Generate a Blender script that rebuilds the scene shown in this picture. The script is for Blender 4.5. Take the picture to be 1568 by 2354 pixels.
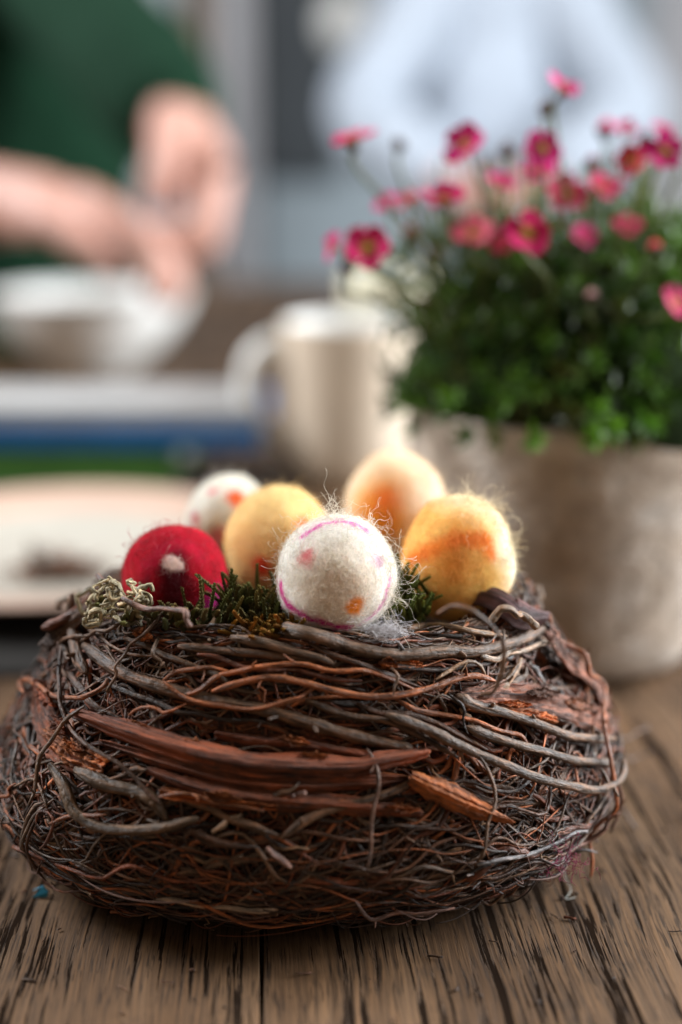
import bpy, bmesh, math, random
import numpy as np
from mathutils import Vector, Matrix, Quaternion
from mathutils.bvhtree import BVHTree

for o in list(bpy.data.objects):
    bpy.data.objects.remove(o)
SC = bpy.context.scene
COL = SC.collection
RNG = np.random.default_rng(7)
random.seed(7)

# ---------------------------------------------------------------- camera, world, light
H = 0.214                      # camera height above the table top (m)
TH = math.radians(14.2)        # camera looks down by this
FPX = 3267.0                   # focal length in units of a 1568 x 2354 picture
cam_d = bpy.data.cameras.new('camera')
cam = bpy.data.objects.new('camera', cam_d)
COL.objects.link(cam)
cam.location = (0, 0, H)
cam.rotation_euler = (math.radians(90) - TH, 0, 0)
cam_d.sensor_fit = 'VERTICAL'
cam_d.sensor_height = 36.0
cam_d.lens = 50.0
cam_d.clip_start = 0.02
cam_d.clip_end = 60
cam_d.dof.use_dof = True
cam_d.dof.focus_distance = 0.396
cam_d.dof.aperture_fstop = 2.8
cam_d.dof.aperture_blades = 0
SC.camera = cam

w = bpy.data.worlds.new('World')
SC.world = w
w.use_nodes = True
w.node_tree.nodes['Background'].inputs[0].default_value = (1.0, 0.82, 0.64, 1)
w.node_tree.nodes['Background'].inputs[1].default_value = 0.22

def area(name, loc, target, sx, sy, power, col):
    d = bpy.data.lights.new(name, 'AREA')
    d.shape = 'RECTANGLE'; d.size = sx; d.size_y = sy; d.energy = power; d.color = col
    o = bpy.data.objects.new(name, d); COL.objects.link(o)
    o.location = loc
    o.rotation_euler = (Vector(target) - Vector(loc)).to_track_quat('-Z', 'Y').to_euler()
    return o
area('window_light', (1.75, 0.85, 0.85), (0, 0.5, 0.05), 1.4, 1.4, 138, (0.91, 0.955, 1.0))
area('side_window_light', (-1.8, 1.05, 1.5), (-0.1, 1.0, 0.05), 1.0, 1.0, 100, (0.93, 0.96, 1.0))
SC.view_settings.view_transform = 'Standard'
SC.view_settings.look = 'None'
SC.view_settings.exposure = 0.0
SC.view_settings.gamma = 1.0
SC.render.engine = 'CYCLES'
SC.cycles.max_bounces = 8
SC.cycles.use_denoising = True

CT, ST = math.cos(TH), math.sin(TH)
def ray(px, py):
    u = (px - 784.0) / FPX; v = (py - 1177.0) / FPX
    d = Vector((u, CT - v * ST, -ST - v * CT))
    return Vector((0, 0, H)), d.normalized()
PLANT_DY = -.032
def at(px, py, Y):
    """point at ground distance Y seen in direction px, py"""
    o, d = ray(px, py)
    return o + d * (Y / d.y)
def depth(p):
    return p.y * CT + (H - p.z) * ST

# ---------------------------------------------------------------- helpers
def tag(o, label=None, cat=None, group=None, kind=None):
    if label: o['label'] = label
    if cat: o['category'] = cat
    if group: o['group'] = group
    if kind: o['kind'] = kind
    return o
def empty(name, loc=(0, 0, 0)):
    o = bpy.data.objects.new(name, None); COL.objects.link(o)
    o.location = loc; o.empty_display_size = 0.02
    return o
def link(name, me, mat=None, parent=None):
    o = bpy.data.objects.new(name, me); COL.objects.link(o)
    if mat: me.materials.append(mat)
    if parent:
        o.parent = parent
        o.matrix_parent_inverse = Matrix.Translation(-world_loc(parent))
    return o
def world_loc(o):
    p = Vector(o.location)
    return p
def np_mesh(name, V, F, col=None, tc=None, smooth=True):
    V = np.asarray(V, np.float32).reshape(-1, 3)
    me = bpy.data.meshes.new(name)
    F = np.asarray(F, np.int32)
    k = F.shape[1]
    me.vertices.add(len(V)); me.vertices.foreach_set('co', V.ravel())
    me.loops.add(F.size); me.loops.foreach_set('vertex_index', F.ravel())
    me.polygons.add(len(F))
    me.polygons.foreach_set('loop_start', np.arange(0, F.size, k, dtype=np.int32))
    me.polygons.foreach_set('loop_total', np.full(len(F), k, np.int32))
    me.polygons.foreach_set('use_smooth', np.full(len(F), smooth, bool))
    if col is not None:
        a = me.attributes.new('col', 'FLOAT_COLOR', 'POINT')
        c = np.ones((len(V), 4), np.float32); c[:, :3] = np.asarray(col).reshape(-1, 3)
        a.data.foreach_set('color', c.ravel())
    if tc is not None:
        a = me.attributes.new('tc', 'FLOAT_VECTOR', 'POINT')
        a.data.foreach_set('vector', np.asarray(tc, np.float32).ravel())
    me.update(calc_edges=True)
    return me

def norm(a):
    return a / np.maximum(np.linalg.norm(a, axis=-1, keepdims=True), 1e-12)

def tubes(name, P, R, C, sides=6, cap=True, lump=0.0):
    """one mesh out of N tubes: P (N,K,3), R (N,K), C (N,3)"""
    P = np.asarray(P, float); R = np.asarray(R, float); C = np.asarray(C, float)
    N, K = R.shape
    if cap:
        t0 = norm(P[:, 0] - P[:, 1]); t1 = norm(P[:, -1] - P[:, -2])
        P = np.concatenate([(P[:, 0] + t0 * R[:, :1] * .5)[:, None], P, (P[:, -1] + t1 * R[:, -1:] * .5)[:, None]], 1)
        R = np.concatenate([R[:, :1] * .05, R, R[:, -1:] * .05], 1); K += 2
    T = norm(np.gradient(P, axis=1))
    ref = norm(RNG.normal(size=(N, 3)))
    n = norm(np.cross(T[:, 0], ref))
    Ns = np.empty_like(P)
    for k in range(K):
        n = norm(n - T[:, k] * np.sum(n * T[:, k], -1, keepdims=True))
        Ns[:, k] = n
    B = np.cross(T, Ns)
    a = np.arange(sides) * 2 * np.pi / sides
    ca, sa = np.cos(a), np.sin(a)
    RR = R[:, :, None] * np.ones(sides)
    if lump: RR = RR * (1 + lump * RNG.normal(size=RR.shape))
    V = P[:, :, None] + RR[..., None] * (Ns[:, :, None] * ca[:, None] + B[:, :, None] * sa[:, None])
    L = np.concatenate([np.zeros((N, 1)), np.cumsum(np.linalg.norm(np.diff(P, axis=1), axis=-1), 1)], 1)
    off = RNG.uniform(0, 5, (N, 1, 1))
    tc = np.stack([L[:, :, None] + off + 0 * RR, RR * ca + off, RR * sa + off], -1)
    idx = np.arange(N * K * sides).reshape(N, K, sides)
    F = np.stack([idx[:, :-1], np.roll(idx, -1, 2)[:, :-1], np.roll(idx, -1, 2)[:, 1:], idx[:, 1:]], -1).reshape(-1, 4)
    CC = np.broadcast_to(C[:, None, None, :], (N, K, sides, 3))
    return np_mesh(name, V, F, CC, tc)

def catmull(pts, n):
    pts = np.asarray(pts, float)
    if len(pts) == 2: pts = np.stack([pts[0], (pts[0] + pts[1]) / 2, pts[1]])
    p = np.concatenate([[2 * pts[0] - pts[1]], pts, [2 * pts[-1] - pts[-2]]])
    seg = len(pts) - 1
    s = np.linspace(0, seg - 1e-6, n); i = s.astype(int); t = (s - i)[:, None]
    a, b, c, d = p[i], p[i + 1], p[i + 2], p[i + 3]
    return .5 * ((2 * b) + (-a + c) * t + (2 * a - 5 * b + 4 * c - d) * t * t + (-a + 3 * b - 3 * c + d) * t ** 3)

def smooth_noise(n, k, amp, dim=3):
    """random walk-like smooth noise (n samples, about k bumps)"""
    kk = max(int(k), 2) + 3
    c = RNG.normal(size=(kk, dim)) * amp
    return catmull(c, n)

# value noise on 3D points for python-side colouring
_perm = RNG.permutation(4096); _val = RNG.uniform(-1, 1, 4096)
def vnoise(p, scale):
    p = np.asarray(p) * scale
    i = np.floor(p).astype(int); f = p - i; f = f * f * (3 - 2 * f)
    out = 0
    for dx in (0, 1):
        for dy in (0, 1):
            for dz in (0, 1):
                h = _perm[(i[..., 0] + dx) & 4095]; h = _perm[(h + i[..., 1] + dy) & 4095]; h = _perm[(h + i[..., 2] + dz) & 4095]
                wgt = (f[..., 0] if dx else 1 - f[..., 0]) * (f[..., 1] if dy else 1 - f[..., 1]) * (f[..., 2] if dz else 1 - f[..., 2])
                out = out + wgt * _val[h]
    return out

# ---------------------------------------------------------------- materials
class M:
    def __init__(s, name, rough=.6, spec=.4):
        s.m = bpy.data.materials.new(name); s.m.use_nodes = True
        s.nt = s.m.node_tree; s.N = s.nt.nodes; s.L = s.nt.links
        s.b = s.N['Principled BSDF']
        s.b.inputs['Roughness'].default_value = rough
        s.b.inputs['Specular IOR Level'].default_value = spec
    def n(s, t, **kw):
        x = s.N.new(t)
        for k, v in kw.items():
            if hasattr(x, k): setattr(x, k, v)
            else: x.inputs[k].default_value = v
        return x
    def l(s, a, b): s.L.new(a, b)
    def attr(s, name, out='Color'):
        return s.n('ShaderNodeAttribute', attribute_name=name).outputs[out]
    def obj(s): return s.n('ShaderNodeTexCoord').outputs['Object']
    def map(s, v, sc):
        m = s.n('ShaderNodeMapping'); s.l(v, m.inputs['Vector']); m.inputs['Scale'].default_value = sc
        return m.outputs[0]
    def noise(s, v, scale, detail=4, rough=.6, dist=0):
        x = s.n('ShaderNodeTexNoise'); s.l(v, x.inputs['Vector'])
        x.inputs['Scale'].default_value = scale; x.inputs['Detail'].default_value = detail
        x.inputs['Roughness'].default_value = rough; x.inputs['Distortion'].default_value = dist
        return x.outputs['Fac']
    def ramp(s, f, stops):
        r = s.n('ShaderNodeValToRGB'); s.l(f, r.inputs[0]); e = r.color_ramp.elements
        while len(e) < len(stops): e.new(.5)
        for i, (p, c) in enumerate(stops):
            e[i].position = p; e[i].color = (*c, 1) if hasattr(c, '__len__') else (c, c, c, 1)
        return r.outputs[0]
    def mix(s, f, a, b, mode='MIX'):
        x = s.n('ShaderNodeMix', data_type='RGBA', blend_type=mode)
        for v, i in ((f, 0), (a, 6), (b, 7)):
            if hasattr(v, 'links'): s.l(v, x.inputs[i])
            elif hasattr(v, '__len__'): x.inputs[i].default_value = (*v, 1)
            else: x.inputs[i].default_value = v if i == 0 else (v, v, v, 1)
        return x.outputs[2]
    def n_mul(s, v, k):
        x = s.n('ShaderNodeMath', operation='MULTIPLY'); s.l(v, x.inputs[0]); x.inputs[1].default_value = k
        return x.outputs[0]
    def base(s, c):
        if hasattr(c, 'links'): s.l(c, s.b.inputs['Base Color'])
        else: s.b.inputs['Base Color'].default_value = (*c, 1)
        return s
    def bump(s, h, strength, dist=.001):
        x = s.n('ShaderNodeBump'); s.l(h, x.inputs['Height'])
        x.inputs['Strength'].default_value = strength; x.inputs['Distance'].default_value = dist
        s.l(x.outputs[0], s.b.inputs['Normal'])
        return s
    def rough(s, c):
        s.l(c, s.b.inputs['Roughness']); return s

MAT = {}
# bark of twigs: colour per twig, streaks along it, flecks, knobbly relief
m = M('twig_bark', .55, .45)
tc = m.attr('tc', 'Vector')
st = m.noise(m.map(tc, (130, 900, 900)), 1.0, 5, .65)
fl = m.noise(m.map(tc, (420, 700, 700)), 1.0, 3, .6)
c = m.mix(1.0, m.attr('col'), m.ramp(st, [(.34, (.20, .16, .14)), (.5, (1.0, 1.0, 1.0)), (.66, (2.5, 2.1, 1.85))]), 'MULTIPLY')
c = m.mix(m.ramp(fl, [(.62, 0.0), (.75, .55)]), c, (.30, .17, .085))
m.base(c); m.rough(m.ramp(st, [(.2, .36), (.8, .62)]))
m.bump(m.mix(.5, st, fl), 1.0, .0014)
MAT['twig'] = m.m
# bark sheets
m = M('bark_sheet', .6, .4)
tc = m.attr('tc', 'Vector')
st = m.noise(m.map(tc, (55, 620, 620)), 1.0, 7, .7, .35)
bl = m.noise(m.map(tc, (120, 190, 190)), 1.0, 6, .7)
c = m.mix(1.0, m.attr('col'), m.ramp(st, [(.36, (.16, .12, .11)), (.5, (.95, .95, .95)), (.64, (2.0, 1.7, 1.5))]), 'MULTIPLY')
c = m.mix(m.ramp(bl, [(.50, 0.0), (.66, .8)]), c, (.042, .026, .020))
c = m.mix(m.ramp(bl, [(.24, .75), (.38, 0.0)]), c, (.36, .115, .035))
m.base(c); m.rough(m.ramp(bl, [(.3, .45), (.7, .75)]))
m.bump(m.mix(.4, st, bl), 1.0, .0028)
MAT['bark'] = m.m
# plain vertex colour organics
m = M('root_hair', .6, .3); m.base(m.attr('col')); MAT['root'] = m.m
m = M('nest_core_dark', .9, .1)  # near-black fill for the light-blocking nest core and the joint strips
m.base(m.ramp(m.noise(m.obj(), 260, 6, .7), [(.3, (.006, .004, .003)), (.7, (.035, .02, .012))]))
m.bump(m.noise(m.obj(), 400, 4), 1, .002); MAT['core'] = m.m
# felted wool
m = M('felted_wool', .95, .12)
nz = m.noise(m.obj(), 1500, 4, .7, 1.2)
c = m.mix(1.0, m.attr('col'), m.ramp(nz, [(.3, .82), (.7, 1.08)]), 'MULTIPLY')
m.base(c); m.bump(nz, .5, .0006)
m.b.inputs['Sheen Weight'].default_value = .25
m.b.inputs['Sheen Roughness'].default_value = .5
m.l(m.attr('col'), m.b.inputs['Sheen Tint'])
m.b.inputs['Subsurface Weight'].default_value = .65
m.b.inputs['Subsurface Radius'].default_value = (1, .8, .6)
m.b.inputs['Subsurface Scale'].default_value = .006
MAT['felt'] = m.m
m = M('wool_fibre', .6, .3); m.base(m.attr('col'))
m.b.inputs['Transmission Weight'].default_value = .0
MAT['fibre'] = m.m
# old oak planks: each with its own shift, dark open pores and cracks along the grain
m = M('weathered_oak', .5, .4)
oi = m.n('ShaderNodeObjectInfo')
tcn = m.obj()
sh = m.n('ShaderNodeVectorMath', operation='ADD'); m.l(tcn, sh.inputs[0])
mul = m.n('ShaderNodeVectorMath', operation='SCALE'); m.l(oi.outputs['Random'], mul.inputs['Scale']); mul.inputs[0].default_value = (3.1, 7.7, 1.3)
m.l(mul.outputs[0], sh.inputs[1]); P = sh.outputs[0]
warp = m.n('ShaderNodeTexNoise'); m.l(m.map(P, (14, 7, 1)), warp.inputs['Vector']); warp.inputs['Scale'].default_value = 1; warp.inputs['Detail'].default_value = 2
wv = m.n('ShaderNodeVectorMath', operation='MULTIPLY'); m.l(warp.outputs['Color'], wv.inputs[0]); wv.inputs[1].default_value = (.012, 0, 0)
ad = m.n('ShaderNodeVectorMath', operation='ADD'); m.l(P, ad.inputs[0]); m.l(wv.outputs[0], ad.inputs[1]); P2 = ad.outputs[0]
tone = m.noise(m.map(P2, (38, 3.0, 1)), 1, 5, .6)
grain = m.noise(m.map(P2, (1100, 22, 1)), 1, 6, .7)
fiss = m.noise(m.map(P2, (480, 15, 1)), 1, 5, .65)
crk = m.noise(m.map(P2, (230, 6.5, 1)), 1, 5, .62)
clus = m.noise(m.map(P, (26, 9, 1)), 1, 3, .6)
spot = m.noise(m.map(P, (90, 60, 1)), 1, 4, .6)
c = m.ramp(tone, [(.25, (.062, .032, .015)), (.5, (.122, .068, .034)), (.75, (.21, .128, .072))])
c = m.mix(1, c, m.ramp(grain, [(.34, (.38, .34, .30)), (.52, (1, 1, 1)), (.68, (1.5, 1.42, 1.35))]), 'MULTIPLY')
c = m.mix(m.ramp(spot, [(.60, 0.), (.72, .55)]), c, (.045, .028, .018))
pore = m.noise(m.map(P2, (1500, 75, 1)), 1, 2, .5)
c = m.mix(m.ramp(pore, [(.58, 0.), (.64, .75)]), c, (.022, .013, .008))
fm = m.n('ShaderNodeMath', operation='ADD'); m.l(fiss, fm.inputs[0])
cs = m.n('ShaderNodeMath', operation='MULTIPLY_ADD'); m.l(clus, cs.inputs[0]); cs.inputs[1].default_value = .42; cs.inputs[2].default_value = -.21
m.l(cs.outputs[0], fm.inputs[1])
fmask = m.ramp(fm.outputs[0], [(.565, 0.), (.585, 1.)])
cmask = m.ramp(crk, [(.61, 0.), (.63, 1.)])
mx = m.n('ShaderNodeMath', operation='MAXIMUM'); m.l(fmask, mx.inputs[0]); m.l(cmask, mx.inputs[1])
c = m.mix(m.n_mul(mx.outputs[0], .95), c, (.012, .008, .006))
m.base(c)
hgt = m.mix(mx.outputs[0], grain, 0.0 , 'MIX')
hh = m.mix(.45, hgt, m.mix(mx.outputs[0], 1.0, 0.0))
m.bump(hh, .6, .0008)
m.rough(m.ramp(grain, [(.3, .62), (.7, .42)]))
m.l(m.mix(mx.outputs[0], .35, 0.0), m.b.inputs['Specular IOR Level'])
MAT['oak'] = m.m
def plain(name, c, rough=.5, spec=.4, var=.12, scale=30, bump=0., bs=.001):
    m = M(name, rough, spec)
    nz = m.noise(m.obj(), scale, 5, .6)
    m.base(m.mix(1, c, m.ramp(nz, [(.3, 1 - var), (.7, 1 + var)]), 'MULTIPLY'))
    if bump: m.bump(nz, bump, bs)
    MAT[name] = m.m
    return m.m
plain('white_glaze', (.78, .78, .75), .25, .5, .03)
plain('beige_glaze', (.64, .53, .41), .45, .4, .08, 60)
plain('plate_cream', (.44, .41, .35), .3, .5, .05, 40)
plain('plate_peach', (.52, .36, .28), .3, .5, .06, 40)
plain('mat_dark', (.022, .020, .018), .9, .2, .3, 300, .6)
plain('paper_edge', (.62, .60, .56), .8, .2, .12, 200)
plain('book_grey', (.37, .37, .365), .5, .4, .08, 25)
plain('book_teal', (.26, .40, .40), .5, .4, .08, 25)
plain('book_blue', (.008, .12, .32), .4, .4, .15, 25)
plain('book_green', (.10, .27, .055), .5, .4, .2, 25)
plain('skin', (.50, .27, .21), .5, .4, .08, 60, .2)
plain('sweater_green', (.0025, .024, .010), .9, .2, .25, 220, .5, .004)
plain('shirt_pale', (.42, .47, .54), .9, .2, .06, 14, .3, .01)
plain('hair_brown', (.05, .028, .016), .6, .4, .3, 60)
plain('wall_grey', (.30, .35, .38), .9, .2, .06, 2)
plain('panel_dark', (.045, .052, .058), .6, .3, .15, 6)
plain('panel_pale', (.52, .58, .62), .8, .2, .06, 3)
plain('frame_tan', (.30, .235, .185), .7, .3, .12, 8)
plain('panel_taupe', (.23, .20, .17), .8, .2, .08, 5)
plain('panel_light', (.46, .46, .48), .8, .2, .06, 4)
plain('blue_cloth', (.06, .13, .24), .9, .2, .15, 20)
plain('floor_grey', (.15, .16, .17), .7, .3, .1, 5)
plain('soil', (.02, .013, .008), .95, .1, .4, 300, 1., .003)
plain('chip_blue', (.02, .22, .34), .5, .4, .1, 300)
plain('egg_cream', (.72, .68, .50), .5, .4, .06, 60)
# mottled stone-coloured pot
m = M('pot_stoneware', .8, .25)
a = m.noise(m.obj(), 34, 7, .72, .5); b = m.noise(m.obj(), 120, 5, .7)
c = m.ramp(a, [(.25, (.27, .195, .13)), (.5, (.48, .39, .31)), (.75, (.68, .63, .57))])
c = m.mix(1, c, m.ramp(b, [(.3, .75), (.7, 1.2)]), 'MULTIPLY')
m.base(c); m.bump(m.mix(.5, a, b), 1.0, .006); MAT['pot'] = m.m
m = M('leaf_green', .42, .5); m.base(m.attr('col'))
tr = m.n('ShaderNodeBsdfTranslucent'); m.l(m.mix(1, m.attr('col'), (1.3, 1.5, .7), 'MULTIPLY'), tr.inputs['Color'])
ms = m.n('ShaderNodeMixShader'); ms.inputs[0].default_value = .35
m.l(m.b.outputs[0], ms.inputs[1]); m.l(tr.outputs[0], ms.inputs[2]); m.l(ms.outputs[0], m.N['Material Output'].inputs['Surface'])
MAT['leaf'] = m.m
m = M('moss_green', .85, .15); m.base(m.attr('col')); MAT['moss'] = m.m
m = M('petal_pink', .7, .12)
m.base(m.mix(1, m.attr('col'), m.ramp(m.noise(m.obj(), 500, 3), [(.3, .85), (.7, 1.12)]), 'MULTIPLY'))
m.b.inputs['Subsurface Weight'].default_value = .0; m.b.inputs['Subsurface Scale'].default_value = .002
MAT['petal'] = m.m

# ---------------------------------------------------------------- mesh helpers (bmesh)
def box_mesh(name, x0, x1, y0, y1, z0, z1, bev=0.0, seg=2):
    bm = bmesh.new()
    bmesh.ops.create_cube(bm, size=1)
    for v in bm.verts:
        v.co = Vector(((x0 + x1) / 2 + v.co.x * (x1 - x0), (y0 + y1) / 2 + v.co.y * (y1 - y0), (z0 + z1) / 2 + v.co.z * (z1 - z0)))
    if bev: bmesh.ops.bevel(bm, geom=list(bm.edges), offset=bev, segments=seg, affect='EDGES', profile=.5)
    me = bpy.data.meshes.new(name); bm.to_mesh(me); bm.free()
    return me
def lathe(name, prof, n=64, centre=(0, 0, 0), wob=None):
    """profile [(r, z)] turned about z; last/first r=0 closes"""
    V = []; a = np.arange(n) * 2 * np.pi / n
    for r, z in prof:
        V.append(np.stack([centre[0] + r * np.cos(a), centre[1] + r * np.sin(a), np.full(n, centre[2] + z)], 1))
    V = np.array(V)
    if wob: V = V + wob(V)
    K = len(prof); idx = np.arange(K * n).reshape(K, n)
    F = np.stack([idx[:-1], np.roll(idx, -1, 1)[:-1], np.roll(idx, -1, 1)[1:], idx[1:]], -1).reshape(-1, 4)
    return np_mesh(name, V, F)

# ================================================================ TABLE
ROT = math.radians(3.1)
table = empty('wooden_table')
tag(table, 'weathered brown oak plank table under the nest, with dark cracks along the grain', 'table')
table.rotation_euler = (0, 0, ROT)
PW = .190; xj = -.0029           # joint that meets the bottom edge of the picture
for i in range(-5, 5):
    x0 = xj + i * PW; x1 = x0 + PW
    me = box_mesh('plank', x0 + .0006, x1 - .0006, .02, 2.45, -.035, 0, .0003, 1)
    p = bpy.data.objects.new('plank', me); COL.objects.link(p); p.parent = table; me.materials.append(MAT['oak'])
for i in range(-4, 5):       # dark strip added in each joint to block light from the floor
    xg = xj + i * PW
    me = box_mesh('joint_shade_strip', xg - .0006, xg + .0006, .03, 2.44, -.03, -.0022)
    p = bpy.data.objects.new('joint_shade_strip', me); COL.objects.link(p); p.parent = table; me.materials.append(MAT['core'])
for x in (-.75, .85):
    me = box_mesh('trestle', x - .04, x + .04, .3, 2.2, -.11, -.0355, .004)
    p = bpy.data.objects.new('rail', me); COL.objects.link(p); p.parent = table; me.materials.append(MAT['oak'])
    for y in (.34, 2.16):
        me = box_mesh('leg', x - .035, x + .035, y - .035, y + .035, -.75, -.1105, .004)
        p = bpy.data.objects.new('leg', me); COL.objects.link(p); p.parent = table; me.materials.append(MAT['oak'])

# floor and back wall
fl = link('floor', box_mesh('floor', -4, 4, -1, 4.2, -.80, -.752), MAT['floor_grey']); tag(fl, kind='structure')
WY = 3.4
wl = link('wall', box_mesh('wall', -3, 3, WY, WY + .1, -.751, 2.6), MAT['wall_grey']); tag(wl, kind='structure')
def panel(name, x0, x1, y0, y1, mat, label, cat, Y=WY, th=.03):
    a = at(x0, y1, Y - th); b = at(x1, y0, Y - th)
    o = link(name, box_mesh(name, a.x, b.x, Y - th, Y - .002, a.z, b.z, .004), MAT[mat])
    tag(o, label, cat); return o
panel('pale_curtain', 225, 425, -500, 1100, 'panel_pale', 'blurred pale grey-blue upright panel behind the green sleeve', 'panel')
panel('door_frame', 432, 492, -500, 1100, 'frame_tan', 'blurred tan upright post right of the pale panel', 'post')
panel('grey_board', 500, 572, -500, 1100, 'panel_light', 'blurred narrow light grey upright strip beside the tan post', 'board')
panel('dark_cupboard', 596, 775, -500, 410, 'panel_dark', 'blurred dark grey cupboard front in the background left of the pale shirt', 'cupboard')
panel('taupe_panel', 1290, 1440, -500, 300, 'panel_taupe', 'blurred taupe upright panel behind the flowers at top right', 'panel')
panel('white_panel', 1450, 1800, -500, 1100, 'panel_light', 'blurred whitish panel at the right edge behind the flowers', 'panel')
panel('blue_cloth', 870, 1010, -400, 90, 'blue_cloth', 'blurred blue cloth hanging beside the pale shirt at the top', 'cloth', WY - .05)
# white ball added to stand for a round out-of-focus highlight in the background
c = at(806, 55, 3.0)
g = lathe('highlight_ball', [(max(.0005, .062 * math.sin(t)), -.062 * math.cos(t)) for t in np.linspace(0, math.pi, 22)], 40, c)
o = link('highlight_ball', g, MAT['white_glaze']); tag(o, 'small blurred round white ball standing for a bright highlight before the dark cupboard', 'highlight')
cord = tubes('cord', [[(c.x, c.y, c.z + .06), (c.x, c.y, c.z + .5), (c.x, c.y, 2.0)]], [[.002] * 3], [(.02, .02, .02)])
co = link('cord', cord, MAT['root']); co.parent = o

# ================================================================ NEST
NC = Vector((-.0112, .418, 0))
YS = .79
PROF = np.array([(.050, .0015), (.070, .0040), (.0855, .0105), (.0935, .0195), (.0962, .030), (.0890, .046), (.0780, .0615),
                 (.0695, .0748), (.0645, .0812), (.0590, .0812), (.0540, .076), (.050, .070), (.03, .067), (.001, .067)])
PT = np.linspace(0, 1, len(PROF))
_fine = catmull(PROF, 400); _ft = np.linspace(0, 1, 400)
def nest_pt(phi, t, off=0.0):
    """phi: angle (0 = +x, -pi/2 = towards the camera)"""
    phi = np.asarray(phi, float); t = np.clip(np.asarray(t, float), 0, 1)
    r = np.interp(t, _ft, _fine[:, 0]); z = np.interp(t, _ft, _fine[:, 1])
    dr = np.interp(np.clip(t + .01, 0, 1), _ft, _fine[:, 0]) - np.interp(np.clip(t - .01, 0, 1), _ft, _fine[:, 0])
    dz = np.interp(np.clip(t + .01, 0, 1), _ft, _fine[:, 1]) - np.interp(np.clip(t - .01, 0, 1), _ft, _fine[:, 1])
    L = np.sqrt(dr * dr + dz * dz) + 1e-9
    nr, nz = dz / L, -dr / L
    lump = 1 + .022 * np.sin(2 * phi + .6) + .014 * np.sin(5 * phi)
    rr = r * lump + nr * off
    return np.stack([NC.x + rr * np.cos(phi), NC.y + YS * rr * np.sin(phi), z + nz * off + .002 * np.sin(3 * phi + 1) * (t > .3)], -1)

NPHI, NTT = 200, 90
ph = np.arange(NPHI) * 2 * np.pi / NPHI
tt = np.linspace(0, 1, NTT)
G = nest_pt(ph[None, :].repeat(NTT, 0), tt[:, None].repeat(NPHI, 1))
idx = np.arange(NTT * NPHI).reshape(NTT, NPHI)
GF = np.stack([idx[:-1], np.roll(idx, -1, 1)[:-1], np.roll(idx, -1, 1)[1:], idx[1:]], -1).reshape(-1, 4)
BVH = BVHTree.FromPolygons([Vector(v) for v in G.reshape(-1, 3)], [tuple(f) for f in GF])
nest = empty('twig_nest', NC)
tag(nest, 'round nest woven from brown twigs, rootlets and red bark, holding felt eggs', 'nest')
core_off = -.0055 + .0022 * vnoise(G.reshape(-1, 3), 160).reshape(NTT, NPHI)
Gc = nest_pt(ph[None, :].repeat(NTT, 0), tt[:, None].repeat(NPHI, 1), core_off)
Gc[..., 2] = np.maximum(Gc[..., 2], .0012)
link('nest_core', np_mesh('nest_core', Gc, GF), MAT['core'], nest)  # dark inner body added to stop light passing between the twigs

def on_nest(px, py, off, last=None):
    """where the view direction px, py meets the woven wall, lifted off it by off"""
    o, d = ray(px, py)
    hit, n, i, dist = BVH.ray_cast(o, d)
    if hit is None:
        if last is not None:
            return o + d * ((depth(last[0])) / (d.y * CT - d.z * ST)), last[1]
        hit, n, i, dist = BVH.find_nearest(o + d * .44)
        return o + d * .43, n
    if n.dot(d) > 0: n = -n
    return hit + n * off, n

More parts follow.
